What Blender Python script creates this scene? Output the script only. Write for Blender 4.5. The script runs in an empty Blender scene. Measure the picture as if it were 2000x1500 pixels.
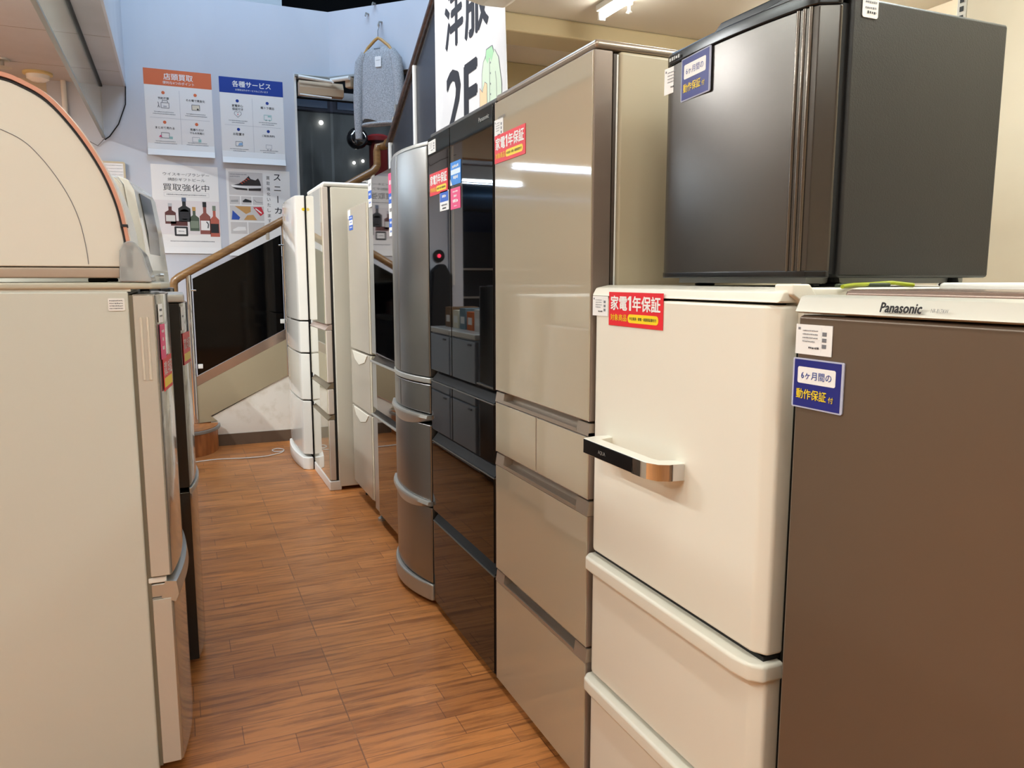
import bpy, bmesh, math, random
from mathutils import Vector, Matrix
random.seed(7)
S = bpy.context.scene
COL = S.collection

# ------------------------------------------------------------------ camera
cam_d = bpy.data.cameras.new('camera'); cam = bpy.data.objects.new('camera', cam_d); COL.objects.link(cam)
cam.location = (0, 0, 1.26)
cam.rotation_euler = (math.radians(90 - 7.78), 0, math.radians(-23.4))
cam_d.sensor_width = 36; cam_d.lens = 1502 / 2000 * 36; cam_d.clip_start = .02
S.camera = cam
# ------------------------------------------------------------------ world, exposure
w = bpy.data.worlds.new('world'); S.world = w; w.use_nodes = True
w.node_tree.nodes['Background'].inputs[0].default_value = (.9, .93, 1, 1)
w.node_tree.nodes['Background'].inputs[1].default_value = .06
S.view_settings.view_transform = 'Standard'; S.view_settings.look = 'None'
S.view_settings.gamma = 1; S.view_settings.use_curve_mapping = False
S.view_settings.exposure = 0.0
WARM = (.84, .98, .98); COOL = (.56, .76, 1); NEUT = (.93, .98, 1)
def area(loc, rot, sx, sy, power, col):
    d = bpy.data.lights.new('area_lamp', 'AREA'); d.shape = 'RECTANGLE'; d.size = sx; d.size_y = sy
    d.energy = power; d.color = col
    o = bpy.data.objects.new('area_lamp', d); COL.objects.link(o); o.location = loc
    o.rotation_euler = [math.radians(a) for a in rot]; return o
# tubes hang in these places (x, y centre, z, length, power, colour); the fixtures are built below
TUBES = [(1.93, 2.78, 2.50, 1.2, 16, WARM, 'y'), (2.85, 2.6, 2.50, 1.2, 16, WARM, 'y'), (1.75, .55, 2.50, 1.2, 20, WARM, 'y'),  # middle tube is added out of view to brighten the right ceiling
         (.35, .3, 2.55, 1.2, 7, WARM, 'y'), (.35, -1.3, 2.55, 1.2, 17, WARM, 'y'),
         (-1.1, .6, 2.74, 1.2, 19, WARM, 'y'), (-1.5, 2.6, 2.74, 1.2, 30, WARM, 'y'),
         (-1.5, 4.5, 2.74, 1.2, 105, NEUT, 'y'), (-3.4, 3.2, 2.74, 1.2, 24, WARM, 'y'),
         (-3.4, 5.4, 2.74, 1.2, 34, NEUT, 'y'), (-3.4, .6, 2.74, 1.2, 20, WARM, 'y'),  # both tubes here are added to brighten the left side and its ceiling
         (-2.6, 8.6, 2.60, 1.2, 16, COOL, 'x'), (-4.1, 8.6, 2.60, 1.2, 16, COOL, 'x'),
         (-2.2, 10.2, 2.60, 1.2, 16, COOL, 'x')]
for x, y, z, l, p, c, ax in TUBES:
    area((x, y, z - .035), (0, 0, 0), .05 if ax == 'y' else l, l if ax == 'y' else .05, p, c)
area((.75, 5.7, 4.7), (0, 0, 0), 1.6, 1.4, 62, COOL)           # daylight tubes high in the stairwell
area((-.1, 4.1, 4.4), (0, -42, 0), .8, 1.6, 46, (.96, .97, 1)).data.spread = math.radians(95)  # added lamp without a fixture, tilted to brighten the banner

# ------------------------------------------------------------------ materials
def lin(h):
    h = h.lstrip('#'); v = [int(h[i:i + 2], 16) / 255 for i in (0, 2, 4)]
    return tuple(c / 12.92 if c <= .04045 else ((c + .055) / 1.055) ** 2.4 for c in v) + (1,)
MATS = {}
def mat(name, col, rough=.5, metal=0., coat=0., ior=1.5, emit=None, es=0., noise=None, aniso=0., spec=None, trans=0., alpha=1.):
    if name in MATS: return MATS[name]
    m = bpy.data.materials.new(name); m.use_nodes = True; nt = m.node_tree; b = nt.nodes['Principled BSDF']
    c = lin(col) if isinstance(col, str) else tuple(col) + (1,)
    b.inputs['Base Color'].default_value = c; b.inputs['Roughness'].default_value = rough
    b.inputs['Metallic'].default_value = metal; b.inputs['IOR'].default_value = ior
    b.inputs['Coat Weight'].default_value = coat; b.inputs['Coat Roughness'].default_value = .03
    if aniso: b.inputs['Anisotropic'].default_value = aniso
    if spec is not None: b.inputs['Specular IOR Level'].default_value = spec
    if trans: b.inputs['Transmission Weight'].default_value = trans
    b.inputs['Alpha'].default_value = alpha
    if emit: b.inputs['Emission Color'].default_value = lin(emit) if isinstance(emit, str) else tuple(emit) + (1,); b.inputs['Emission Strength'].default_value = es
    if noise:                                   # (scale, bump, stretch xyz)
        sc, bump, st = noise
        tc = nt.nodes.new('ShaderNodeTexCoord'); mp = nt.nodes.new('ShaderNodeMapping'); mp.inputs['Scale'].default_value = st
        n = nt.nodes.new('ShaderNodeTexNoise'); n.inputs['Scale'].default_value = sc; n.inputs['Detail'].default_value = 3
        bp = nt.nodes.new('ShaderNodeBump'); bp.inputs['Strength'].default_value = bump; bp.inputs['Distance'].default_value = .002
        nt.links.new(tc.outputs['Object'], mp.inputs[0]); nt.links.new(mp.outputs[0], n.inputs['Vector'])
        nt.links.new(n.outputs[0], bp.inputs['Height']); nt.links.new(bp.outputs[0], b.inputs['Normal'])
    MATS[name] = m; return m
def mix_noise(m, col2, scale, stretch=(1, 1, 1), lo=.4, hi=.6, fac=1.):
    nt = m.node_tree; b = nt.nodes['Principled BSDF']; c1 = b.inputs['Base Color'].default_value[:]
    tc = nt.nodes.new('ShaderNodeTexCoord'); mp = nt.nodes.new('ShaderNodeMapping'); mp.inputs['Scale'].default_value = stretch
    n = nt.nodes.new('ShaderNodeTexNoise'); n.inputs['Scale'].default_value = scale; n.inputs['Detail'].default_value = 4
    r = nt.nodes.new('ShaderNodeMapRange'); r.inputs[1].default_value = lo; r.inputs[2].default_value = hi; r.inputs[4].default_value = fac
    mx = nt.nodes.new('ShaderNodeMix'); mx.data_type = 'RGBA'; mx.inputs[6].default_value = c1; mx.inputs[7].default_value = lin(col2)
    L = nt.links.new
    L(tc.outputs['Object'], mp.inputs[0]); L(mp.outputs[0], n.inputs['Vector']); L(n.outputs[0], r.inputs[0])
    L(r.outputs[0], mx.inputs[0]); L(mx.outputs[2], b.inputs['Base Color'])
    return m
white_paint = mat('cream_white_plastic', '#e9e3d4', .3, ior=1.45)
white_side = mat('cream_steel', '#e4dfcf', .4)
white_gloss = mat('gloss_white', '#ece9e0', .12, coat=.6)
cool_white = mat('white_enamel', '#efeee8', .25)
beige_side = mat('beige_painted_steel', '#cfcfc5', .45, noise=(90, .08, (1, 1, 1)))
beige_brush = mat('brushed_champagne', '#c9c4ba', .35, metal=.2, noise=(60, .12, (1, 1, 20)))
beige_door = mat('champagne_gloss_door', '#bab5ac', .13, metal=.6, coat=.4)
taupe_glass = mat('taupe_glass', '#b6aa94', .04, coat=1., ior=1.6)
taupe_frame = mat('taupe_frame', '#ad9f90', .28, metal=.5)
taupe_dark = mat('dark_taupe_edge', '#8a7b70', .3, metal=.4)
taupe_side = mat('taupe_steel_side', '#b5a88e', .35)
black_glass = mat('black_glass', '#050506', .02, ior=1.65)
mirror_glass = mat('smoked_mirror', (.36, .35, .34), .03, metal=1.)
steel = mat('brushed_steel', '#a0a1a0', .28, metal=.95, aniso=.4, noise=(40, .05, (1, 1, 30)))
steel_trim = mat('satin_silver', '#bdbcb6', .3, metal=.6)
chrome = mat('chrome', '#d8d8d8', .06, metal=1.)
dark_steel = mat('dark_brushed_steel', '#5c5854', .27, metal=.85, aniso=.5, noise=(50, .06, (1, 20, 1)))
black_steel = mat('black_leatherette', '#1e1d1c', .42, noise=(420, .15, (1, 1, 1)))
black_plastic = mat('black_plastic', '#0d0d0f', .25)
black_matt = mat('black_rubber', '#0a0a0a', .7)
brown_door = mat('cocoa_brown_door', '#6a5a4b', .32, metal=.35, noise=(30, .03, (1, 1, 1)))
silver_strip = mat('pale_silver_strip', '#cfcabd', .32, metal=.25)
gap = mat('dark_gap', '#12100f', .6)
ivory_glass = mat('ivory_glass', '#cfc8ae', .03, coat=1., ior=1.6)
pink_silver = mat('rose_silver', '#c6b3a8', .3, metal=.4)
wall_m = mix_noise(mat('painted_wall', '#d2d6de', .6), '#c8ccd5', 1.2, (1, 1, .4))
wall_beige = mix_noise(mat('beige_wallpaper', '#d9cdb6', .65), '#cfc2aa', 2.)
ceil_m = mix_noise(mat('ceiling_board', '#c3c3c6', .8), '#b8b8ba', 1.5)
ceil_warm = mat('cream_ceiling_board', '#d0c9ba', .75)
beam_m = mat('beam_paint', '#b5a684', .7)
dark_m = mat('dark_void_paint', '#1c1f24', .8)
charcoal = mat('charcoal_panel', '#2b2d33', .35, ior=1.5)
navy = mat('navy_wall', '#141e38', .6)
wood_rail = mix_noise(mat('oak_rail', '#8e6a3e', .35, coat=.3), '#6e4c29', 9, (.4, 6, 6), .35, .7)
wood_dark = mix_noise(mat('dark_wood_rail', '#4b3428', .35, coat=.3), '#35231a', 9, (6, .4, 6))
wood_step = mix_noise(mat('step_wood', '#b3703a', .4), '#8f5428', 6, (4, 4, .8), .35, .65)
stringer_m = mat('stringer_paint', '#a89a7d', .6)
base_m = mat('brown_baseboard', '#6b5a4a', .55)
plaster = mix_noise(mat('white_plaster', '#f2ede2', .7), '#e6dfd0', 14, (1, 1, 1), .5, .7)
paper = mat('paper_white', '#f1efec', .5)
paper_grey = mat('paper_grey', '#d8d6d2', .5)
red = mat('sign_red', '#e3202c', .4); blue = mat('sign_blue', '#141f7a', .3, coat=.15); yellow = mat('sign_yellow', '#f7d716', .4)
pink = mat('sign_pink', '#e8497f', .4); sky = mat('sign_sky_blue', '#2b86dd', .4); orange = mat('poster_orange', '#e07245', .5)
blue_dk = mat('poster_blue', '#123a96', .5); ink = mat('ink', '#26262b', .6); ink_soft = mat('grey_ink', '#77777c', .6)
ink_lt = mat('pale_ink', '#b9b9bd', .6); copper = mat('rose_copper', '#dba08a', .35, metal=.2)
clear = mat('clear_plastic', '#dfe3e6', .08, trans=.6, ior=1.3)
laminate = mat('laminate_rim', '#b8bcd2', .12, coat=.5)
tube_dim = mat('soft_tube_light', '#ffffff', .5, emit=(1, .97, .9), es=40); tube_warm = mat('warm_tube_light', '#ffffff', .5, emit=(1, .95, .86), es=45); tube_cool = mat('cool_tube_light', '#ffffff', .5, emit=(.8, .92, 1), es=45)
lamp_m = mat('lamp_glow', '#ffffff', .5, emit=(1, .93, .85), es=12)
red_glow = mat('red_glow', '#ff2030', .5, emit=(1, .05, .12), es=4)
wool = mix_noise(mat('blue_grey_wool', '#96989c', .95, noise=(120, 1., (1, 1, .6))), '#c2c5c9', 240, (1, 1, .5), .42, .6)
canvas = mix_noise(mat('banner_cloth', '#dcdad7', .8), '#d2d0ce', 4)
mint = mat('mint_green', '#c9d8bf', .8); mint_dk = mat('mint_collar', '#a3cfa4', .8); peach = mat('peach', '#f2c79c', .8)
wood_hanger = mat('hanger_wood', '#c99a58', .4)
glass_green = mat('smoke_curtain_glass', '#d3ddd6', .05, alpha=.5, ior=1.5)
window_glass = mat('window_glass', '#0d1114', .02, alpha=.22, ior=1.5)
grey_blue = mat('grey_blue_enamel', '#b4bfce', .35)

def floor_material():
    m = bpy.data.materials.new('vinyl_plank_floor'); m.use_nodes = True; nt = m.node_tree; b = nt.nodes['Principled BSDF']; L = nt.links.new; N = nt.nodes.new
    tc = N('ShaderNodeTexCoord'); mp = N('ShaderNodeMapping'); mp.inputs['Location'].default_value = (-.40, .03, 0); L(tc.outputs['Object'], mp.inputs[0])
    br = N('ShaderNodeTexBrick'); br.offset = .37; br.offset_frequency = 3; br.squash = .7; br.squash_frequency = 2
    br.inputs['Color1'].default_value = lin('#d38c4e'); br.inputs['Color2'].default_value = lin('#bb783f'); br.inputs['Mortar'].default_value = lin('#8c5a37')
    br.inputs['Scale'].default_value = 1; br.inputs['Mortar Size'].default_value = .0014; br.inputs['Mortar Smooth'].default_value = .3
    br.inputs['Brick Width'].default_value = .42; br.inputs['Row Height'].default_value = .098; br.inputs['Bias'].default_value = -.1
    L(mp.outputs[0], br.inputs[0])
    # second, shifted set of boards breaks the regular pattern
    br2 = N('ShaderNodeTexBrick'); br2.offset = .61; br2.offset_frequency = 2
    for k, v in (('Scale', 1), ('Mortar Size', .0), ('Brick Width', .61), ('Row Height', .049)): br2.inputs[k].default_value = v
    br2.inputs['Color1'].default_value = (1.08, 1.04, 1., 1); br2.inputs['Color2'].default_value = (.90, .86, .87, 1); L(mp.outputs[0], br2.inputs[0])
    mul = N('ShaderNodeMix'); mul.data_type = 'RGBA'; mul.blend_type = 'MULTIPLY'; mul.inputs[0].default_value = 1
    L(br.outputs[0], mul.inputs[6]); L(br2.outputs[0], mul.inputs[7])
    def grain(scale, st, lo, hi, col, f, prev):
        m2 = N('ShaderNodeMapping'); m2.inputs['Scale'].default_value = st; L(tc.outputs['Object'], m2.inputs[0])
        n = N('ShaderNodeTexNoise'); n.inputs['Scale'].default_value = scale; n.inputs['Detail'].default_value = 6; n.inputs['Roughness'].default_value = .65; n.inputs['Distortion'].default_value = .4
        L(m2.outputs[0], n.inputs['Vector']); r = N('ShaderNodeMapRange'); r.inputs[1].default_value = lo; r.inputs[2].default_value = hi; r.inputs[4].default_value = f; L(n.outputs[0], r.inputs[0])
        x = N('ShaderNodeMix'); x.data_type = 'RGBA'; x.inputs[7].default_value = lin(col); L(r.outputs[0], x.inputs[0]); L(prev, x.inputs[6]); return x.outputs[2]
    o = grain(3, (1.2, 14, 1), .46, .66, '#6e3c1e', .65, mul.outputs[2])
    o = grain(7, (1.5, 22, 1), .56, .74, '#dba064', .5, o)
    o = grain(40, (1, 9, 1), .6, .8, '#5d3219', .35, o)
    # black scuffs and pale wear
    o = grain(9, (1, 1, 1), .735, .75, '#231c18', .8, o)
    o = grain(1.3, (1, .6, 1), .5, .75, '#b98a66', .25, o)
    # sheet seam running along the aisle
    sx = N('ShaderNodeSeparateXYZ'); L(tc.outputs['Object'], sx.inputs[0])
    a = N('ShaderNodeMath'); a.operation = 'SUBTRACT'; a.inputs[1].default_value = .402; L(sx.outputs[0], a.inputs[0])
    c = N('ShaderNodeMath'); c.operation = 'ABSOLUTE'; L(a.outputs[0], c.inputs[0])
    d = N('ShaderNodeMath'); d.operation = 'LESS_THAN'; d.inputs[1].default_value = .0009; L(c.outputs[0], d.inputs[0])
    x = N('ShaderNodeMix'); x.data_type = 'RGBA'; x.inputs[7].default_value = lin('#a06c42'); L(d.outputs[0], x.inputs[0]); L(o, x.inputs[6]); L(x.outputs[2], b.inputs['Base Color'])
    n = N('ShaderNodeTexNoise'); n.inputs['Scale'].default_value = 5; L(tc.outputs['Object'], n.inputs['Vector'])
    r = N('ShaderNodeMapRange'); r.inputs[3].default_value = .26; r.inputs[4].default_value = .42; L(n.outputs[0], r.inputs[0]); L(r.outputs[0], b.inputs['Roughness'])
    b.inputs['Specular IOR Level'].default_value = .4
    bp = N('ShaderNodeBump'); bp.inputs['Strength'].default_value = .12; bp.inputs['Distance'].default_value = .002; L(br.outputs['Fac'], bp.inputs['Height']); bp.invert = True; L(bp.outputs[0], b.inputs['Normal'])
    return m
floor_m = floor_material()

# ------------------------------------------------------------------ mesh helpers
class MB:
    def __init__(s): s.v = []; s.f = []; s.m = []; s.mats = []
    def mi(s, m):
        if m not in s.mats: s.mats.append(m)
        return s.mats.index(m)
    def raw(s, vs, fs, m, mtx=None):
        o = len(s.v); k = s.mi(m)
        s.v += [tuple(mtx @ Vector(v)) if mtx else tuple(v) for v in vs]
        for f in fs: s.f.append([o + i for i in f]); s.m.append(k)
        return s
    def bm(s, bm, m, mtx=None):
        bm.verts.ensure_lookup_table(); bm.verts.index_update()
        s.raw([v.co[:] for v in bm.verts], [[v.index for v in f.verts] for f in bm.faces], m, mtx); bm.free(); return s
    def box(s, x0, x1, y0, y1, z0, z1, m, r=0., mtx=None, seg=2):
        x0, x1 = min(x0, x1), max(x0, x1); y0, y1 = min(y0, y1), max(y0, y1); z0, z1 = min(z0, z1), max(z0, z1)
        b = bmesh.new(); bmesh.ops.create_cube(b, size=1)
        for v in b.verts: v.co = Vector(((x0 + x1) / 2 + v.co.x * (x1 - x0), (y0 + y1) / 2 + v.co.y * (y1 - y0), (z0 + z1) / 2 + v.co.z * (z1 - z0)))
        if r: bmesh.ops.bevel(b, geom=b.edges[:], offset=min(r, .45 * min(x1 - x0, y1 - y0, z1 - z0)), segments=seg, affect='EDGES', profile=.5)
        return s.bm(b, m, mtx)
    def prism(s, pts, axis, a, b_, m, r=0., mtx=None, seg=2):
        """polygon pts extruded along axis from a to b_; pts are in the two other axes, in x,y,z order"""
        b = bmesh.new()
        def co(p, t): return {'x': (t, p[0], p[1]), 'y': (p[0], t, p[1]), 'z': (p[0], p[1], t)}[axis]
        A = [b.verts.new(co(p, a)) for p in pts]; B = [b.verts.new(co(p, b_)) for p in pts]
        b.faces.new(A); b.faces.new(B[::-1]); n = len(pts)
        for i in range(n): b.faces.new((A[i], B[i], B[(i + 1) % n], A[(i + 1) % n]))
        bmesh.ops.recalc_face_normals(b, faces=b.faces[:])
        if r:
            es = [e for e in b.edges if len(e.link_faces) == 2 and e.calc_face_angle() > .5]
            bmesh.ops.bevel(b, geom=es, offset=r, segments=seg, affect='EDGES', profile=.5)
        return s.bm(b, m, mtx)
    def tube(s, pts, r, m, n=10, cap=True, sq=1.):
        P = [Vector(p) for p in pts]; rs = r if isinstance(r, (list, tuple)) else [r] * len(P)
        V = []; F = []; up = Vector((0, 0, 1)); last = None
        for i, p in enumerate(P):
            t = (P[min(i + 1, len(P) - 1)] - P[max(i - 1, 0)]).normalized()
            if last is None:
                a = up if abs(t.z) < .9 else Vector((1, 0, 0)); u = t.cross(a).normalized()
            else: u = (last - t * last.dot(t)).normalized()
            last = u; v = t.cross(u)
            for k in range(n):
                an = 2 * math.pi * k / n; V.append(p + (u * math.cos(an) + v * math.sin(an) * sq) * rs[i])
        for i in range(len(P) - 1):
            for k in range(n): F.append((i * n + k, i * n + (k + 1) % n, (i + 1) * n + (k + 1) % n, (i + 1) * n + k))
        if cap: F.append(tuple(range(n))[::-1]); F.append(tuple((len(P) - 1) * n + k for k in range(n)))
        return s.raw([v[:] for v in V], F, m)
    def lathe(s, prof, c, m, n=24, axis='z'):
        V = []; F = []
        for r, h in prof:
            for k in range(n):
                a = 2 * math.pi * k / n; p = (r * math.cos(a), r * math.sin(a), h)
                if axis == 'y': p = (p[0], p[2], p[1])
                if axis == 'x': p = (p[2], p[0], p[1])
                V.append((c[0] + p[0], c[1] + p[1], c[2] + p[2]))
        q = len(prof)
        for i in range(q - 1):
            for k in range(n): F.append((i * n + k, i * n + (k + 1) % n, (i + 1) * n + (k + 1) % n, (i + 1) * n + k))
        F.append(tuple(range(n))[::-1]); F.append(tuple((q - 1) * n + k for k in range(n)))
        return s.raw(V, F, m)
    def build(s, name, parent=None, smooth=True, weighted=True):
        me = bpy.data.meshes.new(name); off = Vector(parent['_o']) if parent is not None and '_o' in parent else Vector((0, 0, 0))
        me.from_pydata([tuple(Vector(v) - off) for v in s.v], [], s.f)
        for m in s.mats: me.materials.append(m)
        for p, k in zip(me.polygons, s.m): p.material_index = k
        b = bmesh.new(); b.from_mesh(me); bmesh.ops.remove_doubles(b, verts=b.verts, dist=1e-6); bmesh.ops.recalc_face_normals(b, faces=b.faces[:])
        if smooth:
            for f in b.faces: f.smooth = True
            for e in b.edges: e.smooth = len(e.link_faces) == 2 and e.calc_face_angle(3) < math.radians(48)
        b.to_mesh(me); b.free(); me.update()
        o = bpy.data.objects.new(name, me); COL.objects.link(o)
        if parent is not None: o.parent = parent; o['_o'] = tuple(off)
        if smooth and weighted:
            md = o.modifiers.new('wn', 'WEIGHTED_NORMAL'); md.keep_sharp = True
        return o
def tag(o, label, cat, group=None):
    o['label'] = label; o['category'] = cat
    if group: o['group'] = group
    return o
def thing(name, loc, label, cat, group=None):
    o = bpy.data.objects.new(name, None); COL.objects.link(o); o.location = loc; o.empty_display_size = .05; o['_o'] = tuple(loc)
    return tag(o, label, cat, group)
def struct(o): o['kind'] = 'structure'; return o

_tc = bpy.data.curves.new('tmp_text', 'FONT'); _to = bpy.data.objects.new('tmp_text', _tc); COL.objects.link(_to)
def text_mesh(s, bold=0., res=2):
    _tc.body = s; _tc.offset = bold; _tc.resolution_u = res; _tc.size = 1; bpy.context.view_layer.update()
    m = _to.to_mesh(); V = [v.co.copy() for v in m.vertices]; F = [list(p.vertices) for p in m.polygons]; _to.to_mesh_clear(); return V, F
class Flat:
    """flat sheet: origin O (lower left), u to the right, v up, n out; items are stacked in thin layers"""
    def __init__(s, O, u, v, n, t=.0012): s.O = Vector(O); s.u = Vector(u); s.v = Vector(v); s.n = Vector(n); s.mb = MB(); s.t = t; s.lay = .0003
    def P(s, a, b, l=0): return s.O + s.u * a + s.v * b + s.n * (s.t + l * s.lay)
    def base(s, w, h, m, r=0.):
        pts = s.rr(0, 0, w, h, r); T = [s.O + s.u * a + s.v * b + s.n * s.t for a, b in pts]; B = [s.O + s.u * a + s.v * b for a, b in pts]
        n = len(pts); s.mb.raw(T + B, [list(range(n)), list(range(n, 2 * n))[::-1]] + [(i, n + i, n + (i + 1) % n, (i + 1) % n) for i in range(n)], m); return s
    def rr(s, x0, y0, x1, y1, r):
        if r <= 0: return [(x0, y0), (x1, y0), (x1, y1), (x0, y1)]
        o = []
        for cx, cy, a in ((x1 - r, y0 + r, -90), (x1 - r, y1 - r, 0), (x0 + r, y1 - r, 90), (x0 + r, y0 + r, 180)):
            for k in range(5): t = math.radians(a + k * 22.5); o.append((cx + r * math.cos(t), cy + r * math.sin(t)))
        return o
    def poly(s, pts, m, l=1): s.mb.raw([s.P(a, b, l) for a, b in pts], [list(range(len(pts)))], m); return s
    def rect(s, x0, y0, x1, y1, m, l=1, r=0.): return s.poly(s.rr(x0, y0, x1, y1, r), m, l)
    def circ(s, x, y, r, m, l=1, ry=None): return s.poly([(x + r * math.cos(k * math.pi / 8), y + (ry or r) * math.sin(k * math.pi / 8)) for k in range(16)], m, l)
    def line(s, pts, wd, m, l=2):
        for (a, b), (c, d) in zip(pts, pts[1:]):
            q = Vector((c - a, d - b)); 
            if q.length == 0: continue
            p = Vector((-q.y, q.x)).normalized() * wd / 2; s.poly([(a + p.x, b + p.y), (a - p.x, b - p.y), (c - p.x, d - p.y), (c + p.x, d + p.y)], m, l)
        return s
    def text(s, t, cx, cy, h, m, wmax=None, bold=0., l=2, shear=0., width=None):
        V, F = text_mesh(t, 0)
        if not V: return s
        x0 = min(v.x for v in V); x1 = max(v.x for v in V); y0 = min(v.y for v in V); y1 = max(v.y for v in V)
        k = h / (y1 - y0); kx = k
        if width: kx = width / (x1 - x0)
        elif wmax and (x1 - x0) * k > wmax: kx = wmax / (x1 - x0)
        offs = [(0, 0)] if bold <= 0 else [(0, 0), (-1.3, 0), (1.3, 0), (0, -1), (0, 1)]
        for q_, (ox, oy) in enumerate(offs):
            s.mb.raw([s.P(cx + (v.x - (x0 + x1) / 2 + ox * bold) * kx + shear * (v.y - y0) * k, cy + (v.y - (y0 + y1) / 2 + oy * bold) * k, l + q_ * .12) for v in V], F, m)
        return s
    def bars(s, x0, x1, y, h, m, seed=0, l=2, gapf=.35):
        """a row of small unreadable characters"""
        rnd = random.Random(seed); x = x0
        while x < x1:
            wd = h * rnd.uniform(.5, 1.0); s.rect(x, y + h * rnd.uniform(0, .2), min(x + wd, x1), y + h * rnd.uniform(.75, 1), m, l); x += wd + h * gapf
        return s
    def build(s, name, parent=None): return s.mb.build(name, parent, smooth=False)

# ------------------------------------------------------------------ the setting
FZ = -.03
def sbox(name, *a, **k): return struct(MB().box(*a, **k).build(name, smooth=False))
sbox('floor', -6.2, 3.5, -3, 12.2, -.15, FZ, floor_m)
WY = 7.2
# back wall: pier, opening to the side showroom, posters' wall with the window cut out
wb = MB(); AX, AY = 1.35, WY
wb.box(-.85, 1.035, WY, WY + .12, FZ, 3.585, wall_m)                   # behind posters
wb.box(1.035, AX, WY, WY + .12, 3.03, 3.585, wall_m)                  # above window
wb.box(1.035, AX, WY, WY + .12, FZ, 1.2, wall_m)
struct(wb.build('wall_back', smooth=False))
sbox('wall_back_side', -6.2, -.8505, WY, WY + .12, 2.42, 2.82, wall_beige)
R45 = Matrix.Translation((AX, AY, 0)) @ Matrix.Rotation(math.radians(-45.3), 4, 'Z')
wa = MB(); wa.box(0, 2.2, 0, .12, 3.03, 3.585, wall_m, mtx=R45); wa.box(0, 2.2, 0, .12, FZ, 1.2, wall_m, mtx=R45); wa.box(1.15, 2.2, 0, .12, 1.2, 3.03, wall_m, mtx=R45)
struct(wa.build('wall_angled', smooth=False))
sbox('wall_upper', -.3, 1.02, WY + .45, WY + .55, 3.4, 5.2, mat('upper_wall_white', '#e6ecef', .6))
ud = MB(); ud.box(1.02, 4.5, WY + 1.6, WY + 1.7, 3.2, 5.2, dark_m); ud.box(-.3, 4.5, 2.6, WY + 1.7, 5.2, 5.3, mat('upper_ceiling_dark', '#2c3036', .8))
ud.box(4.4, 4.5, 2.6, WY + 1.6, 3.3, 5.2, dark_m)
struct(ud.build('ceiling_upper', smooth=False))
# left low ceiling with its fascia towards the stairwell
cl = MB(); cl.box(-6.2, -.305, 1.9, WY, 2.80, 2.95, ceil_m)
for y in (3.1, 4.0, 4.9, 5.8, 6.7): cl.box(-6.2, -.306, y, y + .004, 2.799, 2.8, taupe_dark)
struct(cl.build('ceiling_left', smooth=False))
fs = MB(); fs.box(-.305, -.29, 1.9, WY, 2.80, 5.2, wall_m); struct(fs.build('wall_fascia', smooth=False))
sbox('ceiling_side_room', -6.2, -.86, WY + .12, 12.2, 2.8, 2.9, ceil_m)
sbox('wall_side_room', -6.2, -.7, 12.1, 12.2, FZ, 2.8, navy)
sbox('wall_side_room_right', -.86, -.85, WY + .12, 12.1, FZ, 2.8, navy)
sbox('wall_left', -6.3, -6.2, -3, 12.2, FZ, 2.9, wall_beige)
sbox('wall_rear', -6.2, 2.2, -3.1, -3, FZ, 2.9, wall_beige)
cn = MB(); cn.box(-6.2, 1.5, -3, 1.9, 2.80, 2.95, ceil_m); struct(cn.build('ceiling_near', smooth=False))
# right ceiling bays and their beams
cr = MB(); cr.box(1.5, 3.5, -3, 3.85, 2.55, 2.7, ceil_warm); cr.box(1.70, 3.5, 3.85, 5.5, 2.55, 2.7, ceil_warm); cr.box(-.3, 1.5, -3, 1.9, 2.6, 2.62, ceil_warm); struct(cr.build('ceiling_right', smooth=False))
bmm = MB(); bmm.box(1.53, 3.4, 3.63, 3.85, 2.462, 2.5499, beam_m, .01); bmm.box(1.70, 3.4, 4.43, 4.7, 2.40, 2.5499, beam_m, .008); bmm.box(1.70, 3.4, 5.2, 5.5, 2.40, 2.5499, beam_m)
struct(bmm.build('trim_beams', smooth=False))
bk = MB(); bk.prism([(1.19, 2.60), (1.25, 2.53), (1.36, 2.508), (1.47, 2.512), (1.515, 2.54), (1.60, 2.7), (1.60, 3.1), (1.19, 3.1)], 'y', 3.36, 3.50, ceil_warm, .006)
struct(bk.build('trim_bulkhead', smooth=False))
rw = MB(); rw.box(3.4, 3.5, -3, 7, FZ, 2.6, wall_beige); rw.box(2.2, 3.4, -3, 1.70, FZ, 2.5499, wall_beige); rw.box(2.12, 2.2, -1.2, 1.62, FZ, 2.55, wall_beige, .004)
struct(rw.build('wall_right', smooth=False))
sbox('wall_under_stairs', 1.67, 3.4, 6.2, 6.3, FZ, 2.55, wall_beige)
# smoke curtain glass
sc_ = thing('smoke_curtain', (-.475, 1.9, 2.8), 'long clear glass smoke curtain hanging edge-on from the low left ceiling', 'smoke curtain')
MB().box(-.479, -.471, 1.9, WY - .002, 2.40, 2.79, glass_green).build('glass_panel', sc_, smooth=False)
m_ = MB(); m_.box(-.49, -.46, 1.9, WY - .002, 2.785, 2.7999, gap); m_.build('top_rail', sc_, smooth=False)
MB().box(-.486, -.464, 1.9, WY - .002, 2.388, 2.402, mat('rail_grey', '#8d9490', .4)).build('bottom_rail', sc_, smooth=False)

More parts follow.
